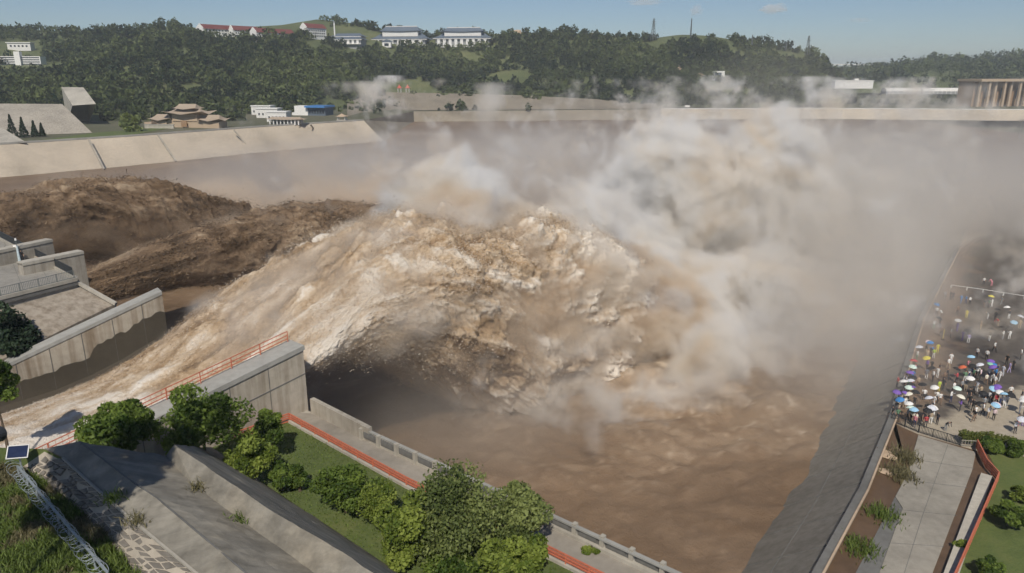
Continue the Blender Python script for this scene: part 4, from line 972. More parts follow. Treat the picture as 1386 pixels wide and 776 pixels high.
# gate tower on the bank
r, k = bld('gate_tower', 250, 173, 0, R(-12), 'tan gate tower with upturned tiled roofs on the river bank', 'tower')
MB().box((0, 6, 5 * k - 4), (56 * k, 9, 10 * k + 8)).build('base', M_tan, r)
MB().box((0, 6, 13 * k), (38 * k, 10, 9 * k)).build('wall', M_tan, r)
curved_roof(MB(), (0, 6, 17.5 * k), 62 * k, 17, 7 * k, 36 * k, 2.2).build('main_roof', M_tantile, r)
curved_roof(MB(), (0, 6, 24 * k), 34 * k, 11, 7 * k, 26 * k, 1.0).build('upper_roof', M_tantile, r)
for s, lab in ((-1, 'wing'), (1, 'wing')):
    wg = MB().box((s * 40 * k, 5, 4 * k - 3), (24 * k, 9, 9 * k + 6)).build('wing', M_tan, r)
    curved_roof(MB(), (s * 38 * k, 5, 9 * k), 34 * k, 13, 8 * k, 20 * k, 1.6).build('wing_roof', M_tantile, wg)
MB().box((-49 * k, -.5, 3 * k), (11 * k, 8, 8 * k)).build('pale_porch', M_rock, r)
MB().box((0, -.2, 5 * k), (9 * k, .4, 8 * k)).build('archway', M_brown, r)
r, k = bld('bank_wall', 216, 174, 0, R(-8), 'low pale garden wall beside the gate tower', 'wall'); MB().box((0, 0, .5), (20, .8, 3.5)).build('panel', M_conc_pale, r); MB().box((0, 0, 2.4), (20.5, 1.2, .4)).build('coping', M_conc_top, r)
# stepped white houses
for i, (px, py, w_) in enumerate(((344, 152, 19), (354, 156, 27), (362, 160, 30), (375, 165, 28))):
    r, k = bld('white_house', px, py, 0, R(-6), ['highest', 'second', 'third', 'lowest'][i] + ' of the stepped white houses behind the bank', 'house', 'stepped white houses'); W = w_ * k
    MB().box((0, 4, 3), (W, 9, 10 * k + 2)).build('wall', M_white2, r); MB().box((0, 4, 5.2 * k + 4.2), (W + 1, 10, .7)).build('roof', M_white, r); windows(r, 0, 3, 3, 1, -W * .45, W * .45, 5, -.6, (1.1, 1.6))
r, k = bld('gallery', 385, 168.5, 0, R(-10), 'long tiled gallery with white posts on the bank edge', 'gallery'); 
curved_roof(MB(), (0, 3, 6 * k), 52 * k, 9, 3.5 * k, 42 * k, .5).build('roof', M_tantile, r); MB().box((0, 4.5, 2.5 * k), (44 * k, 3, 6 * k)).build('wall', M_greywall, r)
pm_ = None
for i in range(9):
    o = MB().box((0, 0, 2.5 * k), (.7, .7, 6.5 * k)).build('post', M_white, r) if pm_ is None else pm_.copy()
    if pm_: COL.objects.link(o)
    pm_ = pm_ or o; o.location = ((i - 4) * 5.2 * k, 0, 0)
def pavilion(px, py, dist, wpx, hpx, mat, roof, label, tiers=1):
    r, k = bld('pavilion', px, py, dist, 0, label, 'pavilion'); W = wpx * k; H = hpx * k
    MB().box((0, 0, .3), (W * .9, W * .9, .6)).build('base', M_conc_pale, r); m_ = None
    for sx in (-1, 1):
        for sy in (-1, 1):
            o = MB().bar((0, 0, 0), (0, 0, H * .55), .3, 6).build('post', mat, r) if m_ is None else m_.copy()
            if m_: COL.objects.link(o)
            m_ = m_ or o; o.location = (sx * W * .33, sy * W * .33, .3)
    curved_roof(MB(), (0, 0, H * .55), W * 1.1, W * 1.1, H * .45, .3, H * .08).build('roof', roof, r)
    if tiers > 1: MB().box((0, 0, H * .8), (W * .5, W * .5, H * .3)).build('upper_room', mat, r); curved_roof(MB(), (0, 0, H * .95), W * .8, W * .8, H * .4, .3, H * .08).build('upper_roof', roof, r)
pavilion(377, 164, 0, 13, 9, M_tan, M_tantile, 'two tiered tan pavilion behind the gallery', 2)
pavilion(463, 163, 0, 14, 9, M_white, M_rock, 'small white pavilion alone on the bank edge')
pavilion(541, 126, 850, 6, 11, M_white, plain('red_tile_bright', (.5, .1, .07)), 'red capped white lantern tower, the one nearer the blue roofed workshop')
pavilion(552, 126, 852, 6, 11, M_white, plain('red_tile_pale', (.5, .13, .09)), 'red capped white lantern tower, the one farther from the blue roofed workshop')
r, k = bld('workshop', 417, 157, 0, R(-14), 'white workshop with a bright blue roof', 'building'); 
MB().box((-11 * k, 6, 6 * k), (20 * k, 10, 14 * k)).build('wall', M_white, r); MB().box((12 * k, 8, 5 * k), (26 * k, 14, 12 * k)).build('shed_wall', M_bluetile, r); MB().box((12 * k, 7, 12.2 * k), (30 * k, 18, 2.4 * k)).build('roof', M_bluemetal, r); MB().box((-21 * k, 5, 1 * k), (9 * k, 7, 6 * k)).build('annex', M_white, r); windows(r, 0, 5 * k, 3, 1, 0, 24 * k, 6, .9, (1.6, 2.2))
# right side
r, k = bld('white_shed', 1155, 119, 900, R(-4), 'long plain white shed on the terrace', 'shed'); MB().box((0, 5, 4 * k), (50 * k, 12, 10 * k)).build('wall', M_white, r); MB().box((0, 5, 9.3 * k), (51 * k, 13, .8)).build('roof', M_white2, r); MB().box((4, 5, 10.5 * k), (5, 3, 2.5)).build('roof_unit', M_white2, r)
r, k = bld('tower_house', 972, 109, 830, R(-10), 'white house with two turrets in the wood', 'house'); MB().box((0, 5, 4 * k), (12 * k, 8, 11 * k)).build('wall', M_bluetile, r)
for s in (-1, 1): MB().box((s * 6 * k, 5, 5 * k), (4 * k, 8.6, 13 * k)).build('turret', M_white, r)
MB().box((0, 5, 11 * k), (16 * k, 9, 2 * k)).build('parapet', M_white, r)
for i, (px, w_) in enumerate(((1222, 46), (1268, 40), (1296, 28))):
    r, k = bld('greenhouse', px, 127, 900 + i * 14, R(-3), ['first pale greenhouse in the row behind the far bank', 'middle pale greenhouse in the row behind the far bank', 'last pale greenhouse touching the brown colonnade building'][i], 'greenhouse', 'greenhouses'); W = w_ * k
    m_ = MB(); ns = 8
    for j_ in range(ns + 1):
        t = j_ / ns * math.pi; m_.v += [(-W / 2, 6 - math.cos(t) * 8, 3 * k + math.sin(t) * 4.5 * k), (W / 2, 6 - math.cos(t) * 8, 3 * k + math.sin(t) * 4.5 * k)]
    m_.f = [(2 * j_, 2 * j_ + 1, 2 * j_ + 3, 2 * j_ + 2) for j_ in range(ns)] + [tuple(range(0, 2 * ns + 2, 2)), tuple(range(1, 2 * ns + 2, 2))]; m_.build('vault', M_white2, r)
    MB().box((0, 6, 1.2 * k), (W, 15.5, 3.8 * k)).build('wall', M_greywall, r)
    for j_ in range(7): MB().box((-W / 2 + W * (j_ + .5) / 7, -1.9, 1.5 * k), (.5, .3, 3.4 * k)).build('mullion', M_white, r)
r, k = bld('colonnade_building', 1362, 141, 870, R(14), 'brown flat roofed building with tall tan columns', 'building'); W = 108 * k
MB().box((0, 14, 13 * k), (W, 22, 34 * k)).build('wall', M_brown, r); MB().box((0, 10, 31 * k), (W * 1.03, 34, 3 * k)).build('roof', M_tan, r); cm = None
for i in range(9):
    o = MB().box((0, 0, 13 * k), (3.4 * k, 2.6, 34 * k), 0, .86).build('column', M_tan, r) if cm is None else cm.copy()
    if cm: COL.objects.link(o)
    cm = cm or o; o.location = (-W * .47 + W * .94 * i / 8, -2 - (i % 2) * 2, 0)
    if i < 8: MB().box((-W * .47 + W * .94 * (i + .5) / 8, 2.8, 14 * k), (6 * k, .4, 14 * k)).build('window', M_glass, r)
# viaduct far up the valley
r, k = bld('viaduct', 1185, 93, 2600, R(10), 'pale road viaduct on tall piers far up the valley', 'bridge'); k = 2600 / FPX / 1.03
MB().box((0, 0, 5 * k), (130 * k, 12, 1.6 * k)).build('deck', M_white2, r)
for x in (-25, -1, 22, 46): MB().box((x * k, 0, -2 * k), (1.8 * k, 7, 14 * k)).build('pier', M_conc_pale, r)
# lattice pylons and masts on the ridge
def pylon(px, ybase, ytop, dist, label, arms=True):
    r, k = bld('pylon', px, ybase, dist, R(20), label, 'pylon', 'pylons on the ridge'); H = (ybase - ytop) * k; b0 = H * .11 if arms else .5
    lg = None; m_ = MB()
    for sx in (-1, 1):
        for sy in (-1, 1): MB().bar((sx * b0, sy * b0, -4), (sx * .25, sy * .25, H), .28).build('leg', M_steel, r)
    n = 6
    for i in range(n):
        t0, t1 = i / n, (i + 1) / n; w0, w1 = b0 * (1 - t0) + .25, b0 * (1 - t1) + .25
        for s in (-1, 1): m_.bar((-w0, s * w0, t0 * H), (w1, s * w1, t1 * H), .16); m_.bar((s * w0, -w0, t0 * H), (s * w1, w1, t1 * H), .16)
    m_.build('bracing', M_steel, r)
    if arms:
        for z, l_ in ((.7, .2), (.83, .16), (.95, .12)): MB().bar((-H * l_, 0, H * z), (H * l_, 0, H * z), .25).build('cross_arm', M_steel, r)
pylon(884, 50, 27, 950, 'lattice pylon on the saddle of the ridge'); pylon(1093, 70, 50, 950, 'lattice pylon near the steep end of the ridge'); pylon(935, 46, 27, 950, 'thin mast on the highest knoll', False); pylon(1064, 64, 57, 950, 'short mast between the two lattice pylons', False); pylon(1018, 56, 48, 950, 'short mast on the bushy ridge shoulder', False)
# pole by the far bank
r, k = bld('light_pole', 1380, 182, 560, 0, 'dark light pole standing on the far shore', 'pole'); MB().bar((0, 0, -8), (0, 0, 20 * k), .35, 6, .2).build('shaft', M_darksteel, r); MB().bar((-3, 0, 19 * k), (3, 0, 19 * k), .25).build('arm', M_darksteel, r)
# white van parked on the terrace
r, k = bld('van', 930, 146, 0, R(0), 'tiny white van parked on the far bank road', 'van'); MB().box((0, 0, 1.4), (5.2, 2, 1.9), 0, .94).build('body', M_white, r); MB().box((2.3, 0, 1.6), (.8, 1.8, .8)).build('windscreen', M_glass, r)
for sx in (-1.6, 1.6):
    for sy in (-.9, .9): MB().bar((sx, sy - .1, .4), (sx, sy + .1, .4), .4, 8).build('wheel', M_darksteel, r)
# bare rock scars on the wooded hill
for px, py, w_ in ((918, 93, 9), (946, 102, 7), (700, 44, 8), (805, 47, 6)):
    p = PD(px, py, hill_dist(px, py))
    b = bmesh.new(); bmesh.ops.create_icosphere(b, subdivisions=3, radius=1)
    for v in b.verts: s = 1 + .35 * math.sin(v.co.x * 4 + px) * math.cos(v.co.z * 5); v.co = Vector((v.co.x * w_ * .8 * s, v.co.y * 2.5, v.co.z * w_ * .45 * s))
    me = bpy.data.meshes.new('rock_scar'); b.to_mesh(me); b.free(); me.materials.append(M_rock); o = bpy.data.objects.new('rock_scar', me); COL.objects.link(o); o.location = p
    tag(o, {918: 'larger tan rock scar on the wooded hillside', 946: 'smaller tan rock scar lower on the hillside', 700: 'reddish bare patch on the ridge line', 805: 'small bare patch on the ridge top'}[px], 'rock')
# ------------------------------------------------------------------ visitors on the plaza
def person_mesh(name, J, E, crouch=False):
    me = bpy.data.meshes.new(name); me.from_pydata([j[0] for j in J], E, []); o = bpy.data.objects.new(name, me); COL.objects.link(o)
    sk = o.modifiers.new('skin', 'SKIN'); sv = me.skin_vertices[0].data
    for v, j in zip(sv, J): v.radius = j[1] if isinstance(j[1], tuple) else (j[1], j[1])
    sv[0].use_root = True
    o.modifiers.new('sub', 'SUBSURF').levels = 1
    dg = bpy.context.evaluated_depsgraph_get(); ev = o.evaluated_get(dg); m2 = bpy.data.meshes.new_from_object(ev); bpy.data.objects.remove(o)
    m2.name = name; m2.shade_smooth(); return m2
def pose(kind):
    s = {'stand': 0, 'walk': .24, 'hold': .05, 'bend': .05}[kind]
    lean = .38 if kind == 'bend' else .02
    hip = Vector((0, 0, .93)); chest = Vector((0, -lean, 1.30 - lean * .25)); neck = Vector((0, -lean * 1.35, 1.47 - lean * .45)); head0 = Vector((0, -lean * 1.5 - .02, 1.56 - lean * .55)); head1 = Vector((0, -lean * 1.7 - .02, 1.70 - lean * .65))
    J = [(hip, (.15, .11)), (Vector((0, -lean * .5, 1.10)), (.13, .1)), (chest, (.17, .115)), (neck, .055), (head0, .085), (head1, .09)]
    E = [(0, 1), (1, 2), (2, 3), (3, 4), (4, 5)]
    for sx in (-1, 1):
        f = sx * s; i = len(J)
        J += [(Vector((sx * .10, -f * .1, .84)), .085), (Vector((sx * .11, -f * .6 - .03, .48)), .06), (Vector((sx * .11, f * .1 - f, .09)), .042), (Vector((sx * .12, -f - .13, .04)), .04)]
        E += [(0, i), (i, i + 1), (i + 1, i + 2), (i + 2, i + 3)]
        i = len(J); sh = chest + Vector((sx * .19, 0, .08))
        if kind == 'hold' and sx == 1: arm = [sh + Vector((.05, -.06, -.25)), sh + Vector((.02, -.27, -.1)), sh + Vector((.02, -.3, -.02))]
        elif kind == 'bend': arm = [sh + Vector((sx * .03, -.08, -.27)), sh + Vector((0, -.2, -.5)), sh + Vector((0, -.23, -.57))]
        else: arm = [sh + Vector((sx * .06, .03 + f * .2, -.27)), sh + Vector((sx * .06, -.05 + f * .5, -.52)), sh + Vector((sx * .06, -.06 + f * .55, -.60))]
        J += [(sh, .06), (arm[0], .045), (arm[1], .036), (arm[2], .035)]; E += [(2, i), (i, i + 1), (i + 1, i + 2), (i + 2, i + 3)]
    return J, E, lean
def cmat(name, c): return plain(name, c, .8, 0, .12, 6)
M_skin = cmat('skin', (.42, .26, .18)); M_hair = cmat('black_hair', (.015, .012, .01))
CL = {'white': (.78, .77, .75), 'black': (.02, .02, .022), 'dark': (.045, .045, .055), 'blue': (.05, .22, .52), 'yellow': (.65, .56, .09), 'purple': (.19, .10, .42), 'lilac': (.50, .42, .66), 'red': (.48, .07, .08), 'pink': (.62, .24, .28),
      'grey': (.27, .28, .29), 'green': (.12, .24, .14), 'lime': (.45, .58, .08), 'tan': (.42, .33, .23), 'brown': (.20, .13, .09), 'navy': (.03, .045, .12), 'orange': (.62, .14, .06), 'pale blue': (.32, .55, .74), 'pale green': (.25, .52, .36), 'mint': (.62, .76, .68), 'cream': (.72, .69, .58), 'silver': (.62, .64, .70), 'rose': (.75, .60, .63)}
CM = {k: cmat(k.replace(' ', '_') + '_cloth', v) for k, v in CL.items()}
PM = {}
for kd in ('stand', 'walk', 'hold', 'bend'):
    J, E_, lean = pose(kd); m2 = person_mesh('person_' + kd, J, E_)
    m2.materials.clear()
    for m_ in (M_skin, CM['white'], CM['black'], M_hair): m2.materials.append(m_)
    for f in m2.polygons:
        c = f.center; z = c.z + max(0, -c.y) * (.45 if kd == 'bend' else 0)
        armx = abs(c.x) > .2
        if z > 1.60 and (c.y > -lean * 1.6 - .07 or z > 1.70): i = 3
        elif z > 1.49: i = 0
        elif armx and z < 1.12 and z > .5 and kd != 'hold': i = 0
        elif z > .95: i = 1
        elif z > .08: i = 2
        else: i = 3
        f.material_index = i
    PM[kd] = m2
def umbrella_parts():
    mb = MB(); n = 10; R_ = .60; rings = ((0, .30), (.35, .27), (.7, .17), (1.0, 0))
    for rr, z in rings:
        for k in range(n):
            t = 2 * math.pi * k / n; sc = 1 - (.06 if k % 2 else 0) * rr; mb.v.append((math.cos(t) * rr * R_ * sc + (0 if rr else math.cos(t) * .01), math.sin(t) * rr * R_ * sc, z))
    for i in range(3):
        for k in range(n): a_, b_ = i * n + k, i * n + (k + 1) % n; mb.f.append((a_, b_, b_ + n, a_ + n))
    mb.f.append(tuple(range(n)))
    return mb.build('canopy', CM['white']), MB().bar((0, 0, -.72), (0, 0, .36), .014, 5).bar((0, 0, -.78), (0, 0, -.66), .022, 5).build('shaft', M_darksteel)
UC, US = umbrella_parts()
um_c, um_s = UC.data, US.data; bpy.data.objects.remove(UC); bpy.data.objects.remove(US)
def place_label(px, py):
    if py > 545 - (px - 1290) * .18 and px > 1285: return 'on the dry paving'
    if py > 555: return 'at the ramp railing'
    if px < 1185 + (600 - py) * .32 + 26: return 'by the pool kerb'
    if px < 1285: return 'on the muddy paving'
    if py < 420: return 'near the rope barrier'
    return 'on the wet paving'
seen = {}
def human(px, py, top, bot, umb=None, kind=None, ux=None, coat=False, zg=0.0, where=None, h=1.0):
    p = P(px, py, zg); kind = kind or ('hold' if umb else random.choice(['stand', 'walk', 'stand', 'walk', 'bend' if random.random() < .25 else 'stand']))
    o = bpy.data.objects.new('person', PM[kind]); COL.objects.link(o); o.location = p - Vector((0, 0, .0)); rz = random.uniform(0, 6.28); o.rotation_euler.z = rz
    s = random.uniform(1.04, 1.15) * h; o.scale = (s, s, s)
    cols = (M_skin, CM[top], CM[bot], M_hair)
    for sl_, m_ in zip(o.material_slots, cols): sl_.link = 'OBJECT'; sl_.material = m_
    act = {'stand': 'standing', 'walk': 'walking', 'bend': 'bending forward', 'hold': 'holding an umbrella'}[kind]
    w_ = where or place_label(px, py)
    if umb: act = f'under {"an" if umb[0] in "aeio" else "a"} {umb} umbrella'
    body = f'{top} raincoat' if coat else (f'{top} clothes' if top == bot else f'{top} top and {bot} trousers')
    tag(o, f'person in {body} {act} {w_}', 'person', 'visitors at the pool')
    if umb:
        r = empty('umbrella', (0, 0, 0)); tag(r, f'{umb} umbrella held over person in {body} {w_}', 'umbrella', 'umbrellas of the visitors')
        hand = Vector((.21 * s, -.34 * s, 1.36 * s)); hand.rotate(Matrix.Rotation(rz, 3, 'Z')); r.location = p + hand + Vector((0, 0, .7)) - Vector((hand.x * .5, hand.y * .5, 0)) * 0
        r.rotation_euler = (random.uniform(-.35, .35), random.uniform(-.35, .35), random.uniform(0, 6))
        off = Vector((0, 0, -.68)); off.rotate(r.rotation_euler); r.location = p + hand - off
        c = bpy.data.objects.new('canopy', um_c); COL.objects.link(c); c.parent = r; c.material_slots[0].link = 'OBJECT'; c.material_slots[0].material = CM[umb]
        c = bpy.data.objects.new('shaft', um_s); COL.objects.link(c); c.parent = r
    return o
PEOPLE = [
 (1331, 386, 'white', 'dark'), (1342, 387.5, 'pink', 'pink'), (1289, 407, 'dark', 'dark'), (1286, 406, 'black', 'black'), (1278, 406, 'grey', 'dark'), (1300, 411, 'blue', 'blue', None, 1), (1306.5, 412, 'blue', 'navy', None, 1), (1312, 413, 'white', 'black'),
 (1307.5, 431, 'yellow', 'yellow', None, 1), (1295, 427, 'brown', 'dark'), (1332, 417, 'dark', 'brown'), (1337.5, 417.5, 'green', 'dark'), (1342, 416, 'white', 'white', 'yellow'), (1355, 413, 'grey', 'grey'), (1365, 432, 'dark', 'white', 'white'),
 (1336.5, 432, 'grey', 'white'), (1350.5, 441, 'red', 'tan'), (1327, 447, 'brown', 'tan'), (1381, 437, 'black', 'dark'), (1295, 449, 'purple', 'purple', 'white', 1), (1267, 428, 'white', 'dark', 'blue'), (1274, 431, 'white', 'brown'), (1263, 446, 'white', 'green', 'black'), (1271, 444, 'black', 'dark'),
 (1302, 461, 'purple', 'purple', None, 1), (1310, 465, 'lilac', 'white', 'black'), (1338.5, 462, 'black', 'white', 'black'), (1357, 460, 'white', 'grey', 'black'), (1365.5, 460, 'white', 'white', 'black', 1), (1345, 477, 'white', 'black'), (1321.5, 485, 'white', 'dark'), (1334.5, 488, 'white', 'black'),
 (1362, 494, 'black', 'black'), (1371, 501, 'black', 'dark'), (1381, 487, 'white', 'black'), (1305, 518, 'green', 'white', 'orange'), (1294, 519, 'red', 'dark', 'black'), (1322, 511, 'white', 'dark', 'silver'), (1336.5, 513, 'white', 'navy', 'pale green'), (1326, 515, 'rose', 'dark'),
 (1342, 508, 'purple', 'dark', 'purple'), (1347, 513, 'blue', 'navy', 'blue'), (1352, 516, 'white', 'white', None, 1), (1356, 510, 'silver', 'silver', None, 1), (1365, 505, 'lilac', 'lilac', None, 1), (1343, 520, 'white', 'black'), (1316, 514, 'green', 'black'),
 (1240, 488, 'white', 'green', 'silver'), (1252, 480, 'black', 'tan', 'rose'), (1260, 482, 'blue', 'dark', 'blue'), (1263, 486, 'lime', 'white'), (1268, 479, 'yellow', 'yellow', None, 1), (1254, 488, 'tan', 'tan'), (1238, 507, 'pink', 'dark', 'red'), (1234, 517, 'blue', 'dark', 'mint'), (1230, 514, 'black', 'navy'), (1226, 517, 'dark', 'dark'),
 (1254, 502, 'purple', 'dark', 'yellow'), (1260, 502, 'black', 'black'), (1253, 514, 'white', 'white', None, 1), (1262, 517, 'white', 'dark', 'black'), (1270, 507, 'black', 'black'), (1268, 512, 'white', 'white'), (1286, 493, 'white', 'white', None, 1), (1283, 500, 'white', 'tan'), (1273, 456, 'brown', 'dark'), (1286, 457, 'grey', 'dark'),
 (1223, 525, 'dark', 'navy'), (1234, 523, 'pink', 'pink', None, 0, .7), (1242, 525, 'tan', 'brown'), (1214, 525, 'red', 'dark'), (1250, 542, 'white', 'dark', 'black'), (1270, 531, 'lime', 'yellow', None, 1), (1276, 528, 'dark', 'dark'), (1286, 545, 'white', 'navy', 'mint'), (1267, 545, 'white', 'grey', 'white'), (1271, 548, 'white', 'brown'),
 (1263, 552, 'white', 'dark'), (1261, 557, 'white', 'white'), (1262, 571, 'white', 'grey', 'white'), (1257, 565, 'white', 'dark'), (1268, 575, 'dark', 'dark'), (1211.5, 560, 'dark', 'dark', 'blue'), (1207, 567, 'black', 'dark'), (1214, 569, 'green', 'dark'), (1227, 570, 'grey', 'dark'), (1232, 571, 'green', 'black'), (1238, 573, 'dark', 'brown'), (1246.5, 577, 'brown', 'dark'), (1252, 579, 'red', 'dark'),
 (1279, 583, 'dark', 'grey'), (1321.5, 530, 'silver', 'white'), (1310, 542, 'black', 'dark'), (1317, 536, 'dark', 'black'), (1299, 557, 'purple', 'dark', 'cream'), (1316, 557, 'black', 'black'), (1311, 551, 'black', 'dark'), (1317, 571, 'black', 'brown'), (1337.5, 545, 'white', 'dark', 'pale blue'), (1342, 547, 'dark', 'black'), (1347, 550, 'red', 'black'),
 (1329, 563, 'white', 'black'), (1344, 569, 'rose', 'black', 'rose'), (1345, 524, 'white', 'tan'), (1366.5, 538, 'white', 'black'), (1379, 560, 'white', 'silver', 'white'), (1377, 578, 'black', 'pink'), (1373, 587, 'silver', 'dark', 'silver'), (1384, 577, 'dark', 'purple'), (1382, 544, 'dark', 'white'), (1386, 565, 'white', 'dark', 'white'), (1301, 530, 'grey', 'black'), (1290, 533, 'white', 'dark'), (1281, 515, 'dark', 'dark'), (1277, 519, 'brown', 'dark'),
]
for t_ in PEOPLE:
    px, py, a_, b_ = t_[:4]; um = t_[4] if len(t_) > 4 else None; ct = bool(t_[5]) if len(t_) > 5 else False
    human(px, py, a_, b_, um, coat=ct, h=t_[6] if len(t_) > 6 else 1.0)
rp_ = random.Random(5)
for k_ in range(46):
    cx, cy_, sx, sy = rp_.choice([(1250, 500, 14, 16), (1262, 560, 10, 9), (1330, 512, 18, 9), (1302, 545, 16, 9), (1225, 545, 7, 18), (1350, 555, 22, 14), (1350, 440, 26, 24), (1240, 575, 18, 3)])
    px, py = rp_.gauss(cx, sx * .7), rp_.gauss(cy_, sy * .7)
    if px < 1206 + (575 - py) * .33 or px > 1386 or py > 586: continue
    a_, b_ = rp_.choice(['white', 'black', 'grey', 'dark', 'white', 'tan', 'navy', 'lilac', 'pink', 'green', 'cream', 'silver']), rp_.choice(['black', 'dark', 'navy', 'white', 'grey', 'brown', 'tan'])
    human(px, py, a_, b_, rp_.choice([None, None, 'white', 'cream', 'silver', 'black', 'pale blue', 'mint', 'purple']))
# people on the platform
for px, py, a_, b_ in ((9, 348, 'white', 'black'), (12, 349, 'dark', 'black'), (31, 354.5, 'black', 'black'), (53, 363, 'black', 'dark'), (57, 367, 'grey', 'white')):
    human(px, py, a_, b_, kind='stand', zg=PZ, where='at the platform railing')
# thin yellow measuring pole on the plaza
r = empty('marker_pole', P(1276, 460, 0)); tag(r, 'thin yellow marker pole standing on the muddy wet paving', 'pole'); MB().bar((0, 0, 0), (0, 0, 1.9), .04, 6).build('shaft', CM['yellow'], r); MB().box((0, 0, .05), (.4, .4, .1)).build('foot', M_darksteel, r)
# ------------------------------------------------------------------ razor wire fence and solar post in the near corner
fa, fb_ = P(28, 652, 17.0), P(150, 800, 16.9)
froot = empty('security_fence', fa); tag(froot, 'pale steel fence topped with coiled razor wire on the grass bank', 'fence')
M_galv = plain('galvanised_steel', (.42, .47, .50), .45, .5)
n = 8; pm_ = None
for i in range(n + 1):
    o = MB().box((0, 0, .55), (.09, .09, 1.3)).build('post', M_galv) if pm_ is None else pm_.copy()
    if pm_: COL.objects.link(o)
    pm_ = pm_ or o; o.location = along(fa, fb_, i / n); loc(o, froot)
loc(MB().bar(fa + up * 1.18, fb_ + up * 1.18, .085).build('rail', M_galv), froot); loc(MB().bar(fa + up * .5, fb_ + up * .5, .05).build('rail', M_galv), froot)
mb = MB(); d = (fb_ - fa); L = d.length; d = d.normalized(); e = perp_of(fa, fb_); turns = 30; prev = None; off = -e * -.35
side = Vector((-1, -.2, 0)).normalized()
for i in range(turns * 14 + 1):
    t = i / (turns * 14); an = t * turns * 2 * math.pi; c = fa + d * (L * t + .12 * math.sin(an * .37)) + side * .32 + up * 1.25
    rr = .46 + .05 * math.sin(an * .21); q_ = c + side * math.cos(an) * rr + up * math.sin(an) * rr
    if prev is not None: mb.bar(prev, q_, .02, 3)
    prev = q_
loc(mb.build('razor_coil', M_galv), froot)
sp = P(34, 655, 17.0); r = empty('solar_post', sp); tag(r, 'grey post with a small tilted solar panel by the fence end', 'solar panel')
MB().bar((0, 0, -.2), (0, 0, 2.3), .06, 7).build('post', M_galv, r)
pn = MB().box((0, 0, 0), (1.15, .9, .05)).build('panel', M_solar, r); pn.location = (0, -.05, 2.45); pn.rotation_euler = (R(38), R(6), R(22))
fr = MB()
for (c, s) in (((0, .46, .01), (1.25, .06, .08)), ((0, -.46, .01), (1.25, .06, .08)), ((.6, 0, .01), (.06, .9, .08)), ((-.6, 0, .01), (.06, .9, .08))): fr.box(c, s)
fr.build('frame', M_white2, pn)
r = empty('loudspeaker_post', P(0, 640, 17.3)); tag(r, 'dark loudspeaker on a pole beside the solar panel', 'loudspeaker'); MB().bar((0, 0, -.3), (0, 0, 4.6), .07, 7).build('pole', M_darksteel, r)
b = bmesh.new(); bmesh.ops.create_cone(b, cap_ends=True, segments=14, radius1=.55, radius2=.28, depth=1.0); me = bpy.data.meshes.new('horn'); bmesh.ops.rotate(b, verts=b.verts, matrix=Matrix.Rotation(R(75), 3, 'X')); b.to_mesh(me); b.free(); me.materials.append(M_darksteel)
o = bpy.data.objects.new('horn', me); COL.objects.link(o); o.parent = r; o.location = (.25, -.1, 2.9)
MB().box((.25, .35, 2.9), (.5, .4, .5)).build('driver_box', M_darksteel, r)
